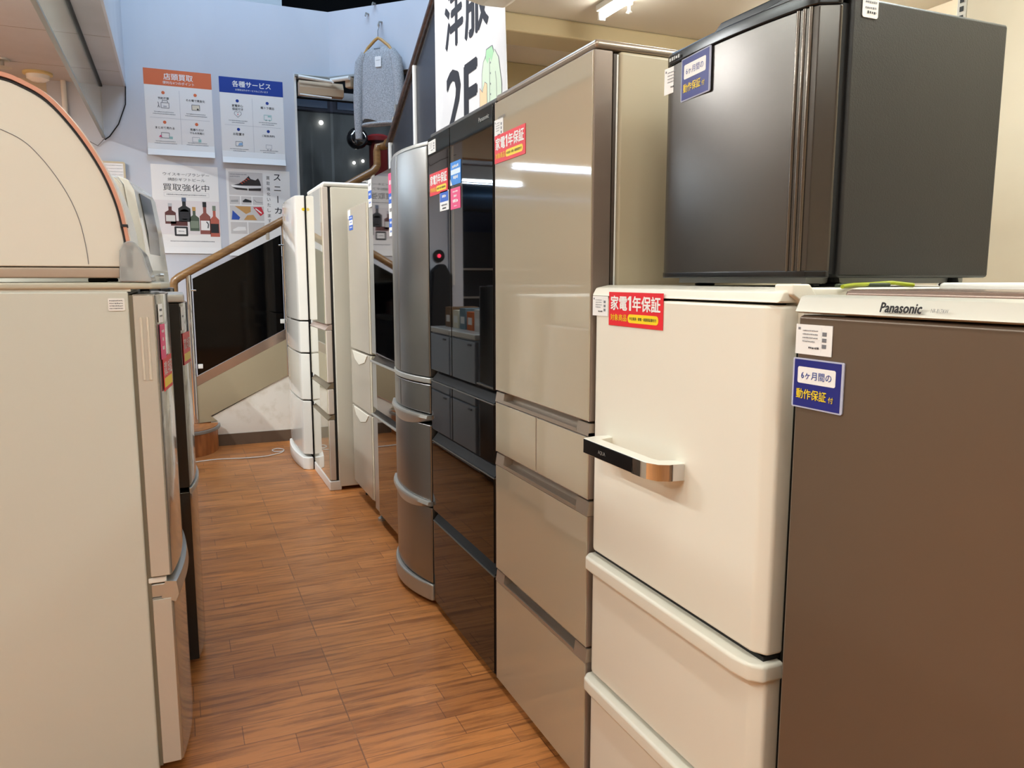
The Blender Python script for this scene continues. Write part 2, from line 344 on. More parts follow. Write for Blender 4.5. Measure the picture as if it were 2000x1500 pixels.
# ------------------------------------------------------------------ corner window and the street outside
wf = MB(); wf.box(1.035, 1.055, WY - .01, WY + .08, 1.2, 3.03, cool_white); wf.box(1.035, AX + .02, WY + .02, WY + .06, 3.0, 3.03, base_m)
wf.box(0, 1.15, .02, .06, 3.0, 3.03, base_m, mtx=R45)
wo = struct(wf.build('window_1', smooth=False))
g = MB(); g.box(1.055, AX, WY + .03, WY + .036, 1.2, 3.0, window_glass); g.box(0, 1.15, .03, .036, 1.2, 3.0, window_glass, mtx=R45)
go = g.build('window_pane', smooth=False); go.parent = wo
rail = MB(); rail.box(1.04, 1.35, WY - .05, WY - .012, 3.005, 3.028, steel_trim, .004); rail.box(.0, .29, -.05, -.012, 3.005, 3.028, steel_trim, .004, mtx=R45)
tag(rail.build('curtain_rail'), 'thin metal curtain rail along the top of the corner window', 'curtain rail')
rb = thing('roller_blind', (1.06, WY - .12, 2.93), 'rolled-up beige blind in a box under the left half of the window top', 'roller blind')
m_ = MB(); m_.prism([(WY - .15, 2.84), (WY - .06, 2.84), (WY - .06, 2.95), (WY - .12, 2.96), (WY - .16, 2.90)], 'x', 1.06, 1.44, mat('blind_beige', '#c4a98a', .5), .004); m_.build('cassette', rb)
m_ = MB(); m_.tube([(1.05, WY - .18, 2.975), (1.33, WY - .18, 2.955), (1.345, WY - .18, 2.945)], .014, cool_white, 12); m_.build('upper_roller', rb)
m_ = MB(); m_.tube([(1.06, WY - .165, 2.832), (1.33, WY - .165, 2.822)], .007, cool_white, 10); m_.build('bottom_bar', rb)
rb2 = thing('roller_blind', (1.6, 6.95, 2.95), 'shorter pale blind roll beside the sweater on the angled window', 'roller blind')
m_ = MB(); m_.box(.235, .29, -.12, -.055, 2.90, 2.99, MATS['blind_beige'], .01, mtx=R45); m_.build('cassette', rb2)
p0 = R45 @ Vector((.10, -.13, 2.97)); p1 = R45 @ Vector((.29, -.13, 2.975)); MB().tube([p0, p1], .018, cool_white, 12).build('roller', rb2)
# outside
st_wall = mix_noise(mat('street_wall', '#6a7072', .8), '#474c4e', 3, (1, 1, .4), .4, .6)
ob = MB(); ob.box(.2, 6, 10.6, 10.7, FZ, 3.42, st_wall); ob.box(.2, 6, 10.5, 10.6, 3.42, 5.2, navy)
for x in (1.3, 2.05): ob.box(x, x + .62, 10.47, 10.5, 3.45, 3.78, mat('shopfront_pane', '#2c4a6e', .3))
struct(ob.build('wall_street', smooth=False))
area((2.6, 8.9, 3.4), (50, 0, 0), 2.5, .5, 40, (.8, .9, 1))  # added unseen lamp that brightens the street wall
f = Flat((1.5, 10.46, 3.32), (1, 0, 0), (0, 0, 1), (0, -1, 0), .02)
f.mb.prism([(1.62 + .3 * math.cos(a), 4.08 + .24 * math.sin(a)) for a in [k * math.pi / 12 for k in range(24)]], 'y', 10.44, 10.5, mat('street_letter_grey', '#7b8187', .5))
f.mb.prism([(2.06, 3.84), (2.5, 3.84), (2.62, 3.96), (2.62, 4.2), (2.5, 4.32), (2.06, 4.32)], 'y', 10.44, 10.5, MATS['street_letter_grey'])
tag(f.mb.build('shop_sign', smooth=False), 'large dim rounded sign letters on the navy front across the street', 'sign')
for i, (x, z, r, lab) in enumerate([(1.85, 3.285, .028, 'single bright bulb glowing high behind the dark corner window'), (2.27, 2.80, .02, 'lower of two small bulbs glowing low behind the corner window'), (2.39, 2.83, .02, 'upper right one of two small bulbs glowing low behind the corner window')]):
    tag(MB().lathe([(.001, -r), (r * .7, -r * .7), (r, 0), (r * .7, r * .7), (.001, r)], (x, 10.59 - r, z), lamp_m, 12).build('street_lamp'), lab, 'lamp')
rs = thing('red_shop_lantern', (2.4, 9.3, 1.5), 'dark red pillar with a round black spotlight seen through the window beside the handrail', 'lantern')
rm = mat('dark_red', '#7d1c1c', .3)
MB().tube([(2.0, 9.2, 2.86), (2.29, 9.3, 2.84)], .03, black_plastic, 10).build('arm', rs)
MB().lathe([(.001, -1.912), (.11, -1.912), (.11, .95), (.16, .97), (.16, 1.02), (.09, 1.05), (.001, 1.05)], (2.29, 9.3, 1.9), rm, 24).build('pillar', rs)
MB().lathe([(.001, 0), (.10, 0), (.12, .03), (.115, .10), (.07, .15), (.001, .16)], (2.0, 9.05, 2.86), black_plastic, 24, 'y').build('spotlight', rs)
MB().lathe([(.001, -.01), (.075, -.01), (.088, 0), (.001, .0)], (2.0, 9.05, 2.86), chrome, 24, 'y').build('lens', rs)

# ------------------------------------------------------------------ staircase
SY = 6.3
ss = MB()
ss.prism([(.19, .2), (.79, .506), (1.66, .95), (1.66, FZ), (.19, FZ)], 'y', SY, SY + .08, plaster)
struct(ss.build('wall_stair_side', smooth=False))
st2 = MB(); st2.prism([(.088, .437), (.79, .795), (1.66, 1.24), (1.66, .95), (.79, .506), (.19, .212), (.088, .27)], 'y', SY - .008, SY + .08, stringer_m)
st2.prism([(.088, .27), (.19, .212), (.235, .17), (.088, .16)], 'y', SY - .006, SY + .08, stringer_m)
struct(st2.build('trim_stringer', smooth=False))
tp = MB(); tp.prism([(.085, .437), (.085, .51), (.79, .875), (1.66, 1.32), (1.66, 1.24), (.79, .795)], 'y', SY - .006, SY + .10, mat('polished_copper_strip', '#b5a498', .15, metal=.8))
struct(tp.build('trim_stair_cap', smooth=False))
struct(MB().box(.235, .8, SY - .012, SY, FZ, .06, base_m).build('baseboard_stair', smooth=False))
steps = MB()
for k in range(10):
    x = .10 + k * .29; steps.box(x, x + .31, SY + .1, WY - .002, max(.155 + k * .165 - .3, FZ), .155 + k * .165, wood_step, .004)
struct(steps.build('trim_steps', smooth=False))
# rounded first step
fsx = thing('first_stair_step', (.05, 6.1, FZ), 'rounded wooden first stair step with a metal nosing, beside the chrome post', 'stair step')
q = [(-.25, SY - .024), (-.25, 5.93), (.02, 5.93)] + [(.02 + .215 * math.sin(a), SY - .024 - .346 * math.cos(a)) for a in [k * math.pi / 18 for k in range(1, 10)]]
MB().prism(q, 'z', FZ, .135, wood_step).build('riser', fsx)
q2 = [(-.255, SY - .024), (-.255, 5.915), (.02, 5.915)] + [(.02 + .235 * math.sin(a), SY - .024 - .362 * math.cos(a)) for a in [k * math.pi / 18 for k in range(1, 10)]]
MB().prism(q2, 'z', .135, .158, mat('nosing_grey', '#8d8a86', .4, metal=.4), .004).build('nosing', fsx)
q3 = [(a * .93 if a > 0 else a, SY - .024 - (SY - .024 - b) * .93) for a, b in q2]
MB().prism(q3, 'z', .158, .161, wood_step).build('tread', fsx)
# balustrade, first flight
bal = thing('stair_balustrade', (.1, SY, .16), 'oak handrail with chrome posts and black glass infill climbing along the lower stair flight', 'balustrade')
rz = lambda x: 1.262 + .570 * x
MB().tube([(-.02, SY, 1.03), (-.02, SY, 1.215), (-.012, SY, 1.245), (.02, SY, 1.272), (.1, SY, rz(.1)), (.8, SY, rz(.8)), (1.5, SY, rz(1.5)), (1.535, SY, rz(1.535) + .02), (1.54, SY, 2.17), (1.54, SY, 2.28), (1.545, SY, 2.312), (1.58, SY, 2.318), (1.6, SY - .04, 2.32), (1.6, SY - .12, 2.335)], .030, wood_rail, 16).build('handrail', bal)
for x in (.085, .79):
    MB().tube([(x, SY, .1 if x < .5 else .5), (x, SY, rz(x) - .02)], .020, chrome, 16).build('newel_post', bal)
MB().tube([(1.5, SY, 1.2), (1.5, SY, rz(1.5) - .02)], .018, cool_white, 14).build('newel_post', bal)
MB().prism([(.112, .53), (.765, .865), (.765, 1.60), (.112, 1.262)], 'y', SY - .006, SY + .006, mat('black_infill_glass', '#020203', .05, ior=1.5, spec=.25)).build('glass_panel', bal, smooth=False)
MB().prism([(.815, .885), (1.47, 1.22), (1.47, 1.99), (.815, 1.625)], 'y', SY - .006, SY + .006, MATS['black_infill_glass']).build('glass_panel', bal, smooth=False)
for x, z in ((.118, .60), (.735, .93)): MB().box(x, x + .035, SY - .018, SY + .01, z - .017, z + .017, cool_white, .003).build('glass_clamp', bal)
for x in (.655, ): MB().box(x, x + .025, SY - .016, SY + .01, rz(x) - .075, rz(x) - .02, steel_trim, .003).build('glass_clamp', bal)
for x, z in ((.104, 1.175), (.748, 1.52)): MB().box(x - .006, x + .03, SY - .02, SY - .007, z - .006, z + .006, chrome, .002).build('glass_clamp', bal)
# second flight towards the camera
b2 = thing('upper_stair_balustrade', (1.6, 5, 2.3), 'dark wooden handrail with white posts and charcoal panels climbing steeply behind the tall refrigerators', 'balustrade')
r2 = lambda y: 2.31 + .585 * (6.15 - y)
MB().tube([(1.6, 6.155, r2(6.155)), (1.6, 4.6, r2(4.6)), (1.6, 3.9, r2(3.9))], .028, wood_dark, 14).build('handrail', b2)
for y0, y1 in ((6.1, 5.42), (5.38, 4.72), (4.68, 3.95)):
    MB().prism([(y0, r2(y0) - .06), (y1, r2(y1) - .06), (y1, r2(y1) - .86), (y0, r2(y0) - .86)], 'x', 1.605, 1.615, charcoal).build('infill_panel', b2, smooth=False)
for y in (6.10, 5.40, 4.70): MB().tube([(1.6, y, r2(y) - 1.0), (1.6, y, r2(y) - .02)], .018, cool_white, 12).build('post', b2)
MB().box(1.585, 1.6, 5.1, 5.13, 1.9, 1.92, chrome).build('clamp', b2)
sg = MB(); sg.prism([(6.2, 1.50), (3.9, 2.85), (3.9, 2.55), (4.4, 2.2), (6.2, 1.15)], 'x', 1.6, 1.66, mat('dark_stringer', '#26272b', .5)); struct(sg.build('trim_upper_stringer', smooth=False))
sp = thing('wall_spotlight', (1.75, 6.6, 2.33), 'small glaring spotlight just right of the handrail bend', 'spotlight')
MB().lathe([(.001, -.02), (.025, -.015), (.03, .0), (.02, .03), (.001, .035)], (1.68, 6.22, 2.335), lamp_m, 16).build('bulb', sp)
MB().lathe([(.034, .01), (.03, .05), (.012, .06), (.012, .3)], (1.68, 6.22, 2.335), steel_trim, 16).build('housing', sp)

# ------------------------------------------------------------------ wall furniture at the back left
pp = MB(); pp.tube([(-.73, WY - .03, 1.2), (-.73, WY - .03, 2.80)], .02, cool_white, 12); tag(pp.build('conduit_pipe'), 'white vertical pipe running up the wall behind the pink-trimmed oven', 'pipe')
sd = thing('smoke_detector', (-.875, 7.0, 2.8), 'round white smoke detector with a yellowed rim on the low ceiling', 'smoke detector')
MB().lathe([(.001, 2.7999), (.10, 2.7999), (.10, 2.785), (.085, 2.78)], (-.875, 6.98, 0), mat('yellowed_plastic', '#d8c48a', .5), 28).build('rim', sd)
MB().lathe([(.08, 2.781), (.075, 2.752), (.045, 2.735), (.001, 2.732)], (-.875, 6.98, 0), cool_white, 28).build('dome', sd)
spk = thing('ceiling_sprinkler', (-1.045, 6.65, 2.8), 'grey sprinkler head on the ceiling at the left edge above the oven', 'sprinkler')
MB().lathe([(.001, 2.7999), (.05, 2.7999), (.045, 2.788), (.015, 2.782)], (-1.045, 6.65, 0), steel_trim, 20).build('rose', spk)
MB().lathe([(.012, 2.782), (.012, 2.745), (.06, 2.742), (.001, 2.738)], (-1.045, 6.65, 0), steel_trim, 20).build('deflector', spk)
f = Flat((-.52, WY - .03, 2.06), (1, 0, 0), (0, 0, 1), (0, -1, 0), .03); f.base(.19, .14, mat('panel_frame_beige', '#cdbf9f', .5), .015); f.rect(.015, .015, .175, .125, paper)
for k in range(4): f.rect(.02, .035 + k * .024, .17, .037 + k * .024, ink_soft)
tag(f.build('wall_notice_board'), 'small beige framed notice with ruled lines on the wall left of the drinks poster', 'notice')
cb = MB(); cb.tube([(-.325, WY - .012, 4.2), (-.318, WY - .012, 3.3), (-.300, WY - .014, 2.95), (-.292, WY - .015, 2.80), (-.30, WY - .02, 2.66), (-.36, WY - .02, 2.5), (-.43, WY - .02, 2.40), (-.466, WY - .03, 2.37)], .005, black_matt, 6)
tag(cb.build('wall_cable'), 'thin dark cable hanging down the corner beside the blue-lit wall', 'cable')
cb = MB(); cb.tube([(-.466, WY - .03, 2.38), (-.52, WY - .02, 2.32), (-.63, WY - .02, 2.38), (-.78, WY - .02, 2.44)], .0035, ink_soft, 6)
tag(cb.build('wall_cable'), 'thin grey wire drooping left from the end of the smoke curtain', 'cable')

# ------------------------------------------------------------------ posters
def sheet(f, w_, h_, m, curl=.03):
    """paper with a bottom edge that lifts off the wall"""
    N_ = 14; V = []; F = []
    for i in range(N_ + 1):
        z = h_ * i / N_; d = curl * max(0, 1 - z / (h_ * .16)) ** 2 + .0012
        for x in (0, w_):
            V += [f.O + f.u * x + f.v * z + f.n * d, f.O + f.u * x + f.v * z + f.n * (d - .0008)]
    for i in range(N_):
        a = i * 4; b = a + 4
        F += [(a, a + 2, b + 2, b), (a + 1, b + 1, b + 3, a + 3), (a, b, b + 1, a + 1), (a + 2, a + 3, b + 3, b + 2)]
    F += [(0, 1, 3, 2), (N_ * 4, N_ * 4 + 2, N_ * 4 + 3, N_ * 4 + 1)]
    f.mb.raw(V, F, m); f.t = .0014; return f
def poster(x0, x1, z0, z1, curl): 
    f = Flat((x0, WY - .001, z0), (1, 0, 0), (0, 0, 1), (0, -1, 0)); return sheet(f, x1 - x0, z1 - z0, paper, curl)
def icon_box(f, x, y, s, m): f.line([(x - s, y - s * .7), (x + s, y - s * .7), (x + s, y + s * .7), (x - s, y + s * .7), (x - s, y - s * .7)], s * .14, m)
# 1: orange
f = poster(-.157, .36, 2.275, 2.965, .03); f.rect(0, .562, .517, .69, orange)
f.text('店頭買取', .262, .636, .052, paper, bold=.012); f.text('便利な4つのポイント', .262, .588, .024, paper, bold=.006)
f.rect(.262, .07, .264, .53, ink_lt); f.rect(.03, .303, .49, .305, ink_lt)
for cx, cy, t in ((.14, .30, '予約不要'), (.385, .30, 'その場で現金化'), (.14, .065, 'まとめて売れる'), (.385, .065, '見積りだけ')):
    f.circ(cx, cy + .205, .013, orange); f.text(t, cx, cy + (.16 if cy > .2 else .16), .020, ink, wmax=.20, bold=.01)
    f.bars(cx - .075, cx + .075, cy + .048, .007, ink_soft, 1); f.bars(cx - .085, cx + .085, cy + .032, .007, ink_soft, 2)
f.text('でもお気軽に', .385, .198, .018, ink, wmax=.17, bold=.01)
icon_box(f, .15, .405, .03, ink_soft); f.line([(.13, .427), (.13, .444), (.17, .444), (.17, .427)], .004, ink_soft); f.line([(.095, .385), (.103, .41), (.097, .43)], .005, ink_soft); f.line([(.11, .385), (.1, .405)], .005, ink_soft)
f.rect(.137, .392, .163, .402, ink_lt, 3)
f.rect(.355, .385, .415, .425, mat('cream_card', '#e9dfc8', .6), 2); icon_box(f, .385, .405, .03, ink_soft); f.circ(.4, .393, .007, ink, 3)
icon_box(f, .14, .165, .03, ink_soft); f.rect(.17, .138, .195, .158, mat('icon_teal', '#9cc9c4', .6), 3); f.poly([(.09, .15), (.103, .168), (.116, .15)], pink, 2); f.rect(.095, .135, .111, .15, paper_grey, 2)
icon_box(f, .375, .145, .028, ink_lt); f.rect(.392, .125, .415, .15, MATS['icon_teal'], 3)
tag(f.build('poster'), 'poster with an orange header and four small icons, upper left of the four', 'poster', None)
# 2: blue
f = poster(.42, .94, 2.245, 2.955, .03); W_ = .52; f.rect(0, .582, W_, .71, blue_dk)
f.text('各種サービス', .262, .660, .050, paper, wmax=.36, bold=.016); f.text('お買取以外のサービスもございます', .262, .612, .016, paper, bold=.006)
f.rect(.26, .08, .262, .55, ink_lt); f.rect(.03, .318, .49, .32, ink_lt)
for cx, cy, t, t2 in ((.14, .315, '家電安心', '保証付き'), (.385, .315, '軽トラ貸出', ''), (.14, .08, 'お取置き', ''), (.385, .08, 'ご配送(有料)', '')):
    f.circ(cx, cy + .205, .013, blue_dk); f.text(t, cx, cy + .165, .021, ink, wmax=.18, bold=.01)
    if t2: f.text(t2, cx, cy + .137, .021, ink, wmax=.18, bold=.01)
    f.bars(cx - .075, cx + .075, cy + .038, .007, ink_soft, 3); f.bars(cx - .05, cx + .05, cy + .022, .007, ink_soft, 4)
f.line([(.14, .385), (.112, .41), (.114, .428), (.128, .433), (.14, .424), (.152, .433), (.166, .428), (.168, .41), (.14, .385)], .003, ink_soft); f.line([(.14, .402), (.14, .415)], .005, red, 3)
icon_box(f, .385, .40, .03, MATS['icon_teal']); f.rect(.385, .405, .41, .416, MATS['icon_teal'], 3); f.circ(.37, .378, .006, ink_soft); f.circ(.40, .378, .006, ink_soft)
icon_box(f, .14, .165, .027, ink_soft); f.poly([(.13, .15), (.17, .155), (.165, .178), (.14, .172)], mat('icon_blue', '#8fb3d8', .6), 3)
icon_box(f, .385, .155, .024, ink_lt); f.circ(.375, .13, .006, ink_lt); f.circ(.4, .13, .006, ink_lt)
tag(f.build('poster'), 'poster with a dark blue header and four small icons, upper right of the four', 'poster', None)
# 3: drinks
f = poster(-.145, .375, 1.475, 2.205, .012); H_ = .73
f.text('ウイスキー/ブランデー', .27, .655, .026, ink, width=.36); f.text('焼酎/ギフトビール', .27, .612, .026, ink, width=.29)
f.text('買取強化中', .265, .548, .058, ink, width=.36, bold=-.004)
f.line([(.09, .472), (.44, .472), (.44, .505), (.09, .505), (.09, .472)], .0015, ink_lt); f.bars(.11, .42, .484, .009, ink_soft, 9)
f.rect(0.0, .16, .52, .44, mat('poster_rose_grey', '#e6dfdf', .6), 1)
def bottle(x, y, w_, h_, neck, cb_, cn_, lab=None, capc=None):
    nw = w_ * .3; f.poly([(x - w_ / 2, y), (x + w_ / 2, y), (x + w_ / 2, y + h_ * .55), (x + nw / 2, y + h_ * .66), (x + nw / 2, y + h_), (x - nw / 2, y + h_), (x - nw / 2, y + h_ * .66), (x - w_ / 2, y + h_ * .55)], cb_, 2)
    f.rect(x - nw * .6, y + h_ * .84, x + nw * .6, y + h_, capc or cn_, 3)
    if lab: f.rect(x - w_ * .42, y + h_ * .12, x + w_ * .42, y + h_ * .42, lab, 3)
dk = mat('bottle_black', '#1d2025', .5); gr_ = mat('bottle_green', '#4e5b4b', .5); am = mat('bottle_amber', '#8f5148', .5); br_ = mat('bottle_brown', '#5b2c2a', .5)
bottle(.13, .245, .085, .17, .3, br_, ink_lt, paper_grey, ink_lt); bottle(.24, .265, .095, .20, .3, dk, steel_trim, ink, mat('cap_blue', '#5f6c86', .5)); f.circ(.24, .325, .045, dk, 2)
bottle(.315, .19, .075, .20, .3, gr_, wood_hanger, mat('label_green', '#7d8a78', .5), wood_hanger)
bottle(.40, .165, .085, .27, .3, am, dk, paper, dk); f.line([(.42, .215), (.425, .25), (.41, .27)], .008, ink, 4); bottle(.475, .145, .075, .26, .3, mat('bottle_coral', '#b8604f', .5), wood_hanger, dk, MATS['label_green'])
f.rect(.13, .23, .26, .27, br_, 2); f.rect(.155, .145, .26, .225, dk, 3, .008); f.rect(.17, .16, .245, .21, paper, 4); f.bars(.185, .232, .182, .007, ink, 5, 5)
f.bars(.12, .47, .098, .009, ink_soft, 11); f.bars(.19, .38, .073, .009, ink_soft, 12)
tag(f.build('poster'), 'pale poster showing whisky and liquor bottles, lower left of the four', 'poster', None)
# 4: sneakers
f = poster(.44, .97, 1.46, 2.20, .012)
g1 = mat('photo_grey', '#cfcbc8', .6); f.rect(.02, .52, .30, .715, g1)
f.bars(.03, .17, .69, .008, ink_soft, 21); f.bars(.03, .11, .672, .008, ink_soft, 22)
f.poly([(.04, .6), (.10, .615), (.15, .65), (.185, .685), (.2, .66), (.24, .65), (.262, .668), (.275, .645), (.285, .61), (.28, .585), (.05, .583)], mat('shoe_black', '#2a2527', .5), 2)
f.poly([(.035, .605), (.12, .60), (.285, .605), (.285, .585), (.12, .575), (.05, .585)], paper, 3); f.poly([(.045, .585), (.17, .578), (.17, .562), (.08, .566)], MATS['shoe_black'], 4); f.poly([(.18, .578), (.285, .585), (.282, .562), (.18, .56)], MATS['shoe_black'], 4)
for k in range(4): f.line([(.115 + k * .018, .628 + k * .012), (.135 + k * .018, .618 + k * .012)], .006, mat('lace_orange', '#d8553a', .5), 4)
for k in range(3): f.rect(.02 + k * .095, .44, .105 + k * .095, .51, g1)
f.poly([(.125, .47), (.15, .49), (.2, .475), (.2, .46), (.13, .46)], dk, 2); f.poly([(.03, .475), (.09, .48), (.09, .46), (.03, .46)], mat('shoe_grey', '#a6a5a3', .5), 2); f.line([(.22, .485), (.24, .465), (.29, .46)], .004, ink_soft, 2)
f.rect(.02, .305, .30, .43, g1); f.poly([(.03, .31), (.04, .39), (.1, .33), (.09, .31)], mat('suede_blue', '#2c53ae', .6), 2)
tan_ = mat('suede_tan', '#c8985a', .6); f.poly([(.06, .425), (.19, .425), (.19, .38), (.15, .36)], tan_, 2); f.poly([(.13, .31), (.16, .35), (.21, .355), (.24, .31)], tan_, 2); f.poly([(.21, .42), (.28, .425), (.3, .37), (.27, .345)], mat('shoe_red', '#c9303c', .6), 2); f.line([(.23, .41), (.28, .37)], .01, paper, 3)
f.rect(.02, .19, .155, .29, g1); f.rect(.165, .19, .30, .29, g1); f.poly([(.035, .225), (.08, .25), (.14, .25), (.145, .22), (.04, .212)], paper, 2)
for k, ch in enumerate('買取強化いたします'): f.text(ch, .345, .675 - k * .046, .030, ink, width=.028)
for k, ch in enumerate('スニーカー'):
    if ch == 'ー': f.rect(.418, .655 - k * .095, .426, .715 - k * .095, ink)
    else: f.text(ch, .422, .683 - k * .095, .052 if ch != 'ニ' else .036, ink, width=.056, bold=.012)
tag(f.build('poster'), 'poster with sneaker photos and vertical lettering, lower right of the four', 'poster', None)

# ------------------------------------------------------------------ banner
bn = thing('hanging_banner', (1.5, 4.0, 2.0), 'white cloth banner reading 2F with a green shirt drawing', 'banner')
f = Flat((1.488, 4.585, 1.6), (0, -1, 0), (0, 0, 1), (-1, 0, 0), .003)       # u runs towards the camera
NB = 16; V = []; F = []
for i in range(NB + 1):
    a = i / NB
    for j in range(2):
        zz = .20 + j * 1.25; wtop = 1.03 + (.09 if j == 0 else 0); V.append(f.O + f.u * (a * wtop) + f.v * zz + f.n * (.0)); V.append(f.O + f.u * (a * wtop) + f.v * zz + f.n * .002)
for i in range(NB):
    a = i * 4; F += [(a, a + 4, a + 6, a + 2), (a + 1, a + 3, a + 7, a + 5), (a, a + 1, a + 5, a + 4), (a + 2, a + 6, a + 7, a + 3)]
F += [(0, 2, 3, 1), (NB * 4, NB * 4 + 1, NB * 4 + 3, NB * 4 + 2)]
f.mb.raw(V, F, canvas)
f.text('洋', .34, 1.11, .34, ink, width=.29, bold=.02); f.text('服', .69, 1.09, .34, ink, width=.33, bold=.02)
f.text('2', .34, .65, .33, ink, width=.25, bold=.016); f.text('F', .60, .63, .32, ink, width=.18, bold=.02)
g_ = lambda P: [(a, .45 + (b - .52) * .72) for a, b in P]
f.poly(g_([(.77, .52), (.77, .86), (.79, .93), (.82, .96), (.94, .965), (.99, .90), (1.03, .72), (1.03, .55), (.97, .50)]), mint, 2)
f.poly(g_([(.82, .94), (.83, 1.0), (.91, 1.0), (.93, .95), (.90, .90), (.875, .94), (.85, .90)]), mint_dk, 3)
for q_ in ([(.875, .93), (.875, .53)], [(.77, .52), (.77, .86), (.79, .93), (.82, .96)], [(.97, .52), (.965, .75), (.95, .82)], [(.94, .965), (.99, .90), (1.03, .72), (1.03, .55), (.97, .50), (.77, .52)], [(.82, .94), (.83, 1.0), (.91, 1.0), (.93, .95)]): f.line(g_(q_), .004, ink_soft, 4)
for k in range(5): f.circ(.888, .72 - k * .05, .005, ink_soft, 5)
f.poly([(.74, .44), (.74, .63), (.78, .60), (.81, .645), (.84, .63), (.84, .44)], peach, 5); f.line([(.74, .44), (.74, .63), (.78, .60), (.81, .645), (.84, .63), (.84, .44), (.74, .44)], .003, ink_soft, 6)
f.rect(.86, .43, .97, .455, paper, 5); f.line([(.86, .43), (.97, .43), (.97, .455), (.86, .455), (.86, .43)], .003, ink_soft, 6)
f.build('cloth', bn)
MB().tube([(1.49, 4.6, 3.05), (1.49, 3.52, 3.05)], .012, wood_hanger, 10).build('rod', bn)

# ------------------------------------------------------------------ sweater on a hanger, hooks
fwd = Vector((-math.sin(math.radians(45.3)), -math.cos(math.radians(45.3)), 0)); al = Vector((math.cos(math.radians(45.3)), -math.sin(math.radians(45.3)), 0))
SC = Vector((1.735, 6.815, 0)) + fwd * .07
def W(a, z, d=0): p = SC + al * a + fwd * d; return (p.x, p.y, z)
hk = MB()
hk.tube([W(0, 3.44, -.07), W(0, 3.43, -.03), W(0, 3.40, -.01), W(0, 3.385, -.02)], .008, steel_trim, 8); tag(hk.build('wall_hook'), 'metal wall hook that holds up the hanger of the sweater', 'hook')
hk = MB(); hk.tube([W(-.13, 3.52, -.068), W(-.13, 3.515, -.03), W(-.13, 3.49, -.02)], .008, steel_trim, 8); tag(hk.build('wall_hook'), 'empty small wall hook up left of the sweater', 'hook')
hk = MB(); hk.tube([W(-.06, 3.595, -.068), W(-.06, 3.59, -.03), W(-.06, 3.57, -.02)], .008, steel_trim, 8); tag(hk.build('wall_hook'), 'topmost empty hook near the top edge of the angled wall', 'hook')
hg = thing('clothes_hanger', W(0, 3.3), 'light wooden hanger hooked on the angled wall', 'hanger')
MB().tube([W(0, 3.385, -.02), W(.012, 3.40, -.01), W(.018, 3.385, .0), W(0, 3.35, 0), W(0, 3.29, 0)], .004, chrome, 8).build('hook', hg)
MB().tube([W(-.17, 3.13), W(-.10, 3.22), W(-.03, 3.275), W(0, 3.29), W(.03, 3.275), W(.10, 3.22), W(.17, 3.13)], .013, wood_hanger, 10).build('arms', hg)
sw = thing('knit_sweater', W(0, 2.8), 'grey blue knitted sweater with long sleeves hanging over the window corner', 'sweater')
# body: stacked ellipses with folds
rows = [(3.215, .075, .02), (3.19, .12, .032), (3.15, .165, .04), (3.08, .178, .045), (2.98, .172, .047), (2.85, .17, .047), (2.72, .172, .048), (2.64, .176, .048), (2.60, .17, .046)]
V = []; F = []; NN = 40
for zi, (z, a, d) in enumerate(rows):
    for k in range(NN):
        t = 2 * math.pi * k / NN; fold = 1 + .10 * math.sin(5 * t + zi * .25) * (1 if zi > 2 else .2)
        zz = z - (.095 * max(0, 1 - (math.cos(t) / .45) ** 2) if zi == 0 and math.sin(t) > 0 else 0) - (.03 * math.sin(2 * t) if zi == len(rows) - 1 else 0)
        V.append(W(a * math.cos(t), zz, d * math.sin(t) * fold))
for i in range(len(rows) - 1):
    for k in range(NN): F.append((i * NN + k, i * NN + (k + 1) % NN, (i + 1) * NN + (k + 1) % NN, (i + 1) * NN + k))
MB().raw(V, F, wool).build('body', sw)
for s_ in (-1, 1):
    MB().tube([W(s_ * .13, 3.175, 0), W(s_ * .175, 3.10, 0), W(s_ * .195, 2.95, .005), W(s_ * .205, 2.8, .01), W(s_ * .208, 2.65, .01), W(s_ * .21, 2.52, .005), W(s_ * .21, 2.47, .005)], [.035, .05, .048, .042, .038, .034, .030], wool, 16).build('sleeve', sw)
MB().tube([W(.095 * math.cos(t), 3.20 - .095 * math.sin(t), .035 * math.sin(t)) for t in [k * math.pi / 12 for k in range(13)]], .010, wool, 8).build('neckband', sw)
m_ = MB(); m_.tube([W(.165 * math.cos(t), 2.585, .046 * math.sin(t)) for t in [k * math.pi / 12 for k in range(24)] + [0]], .014, wool, 8); m_.build('hem', sw)
fl_ = Flat(W(.0, 3.04, .056), tuple(al), (0, 0, 1), tuple(fwd), .001); fl_.base(.06, .085, paper, .006); fl_.bars(.01, .05, .05, .006, ink_soft); fl_.build('price_tag', sw)

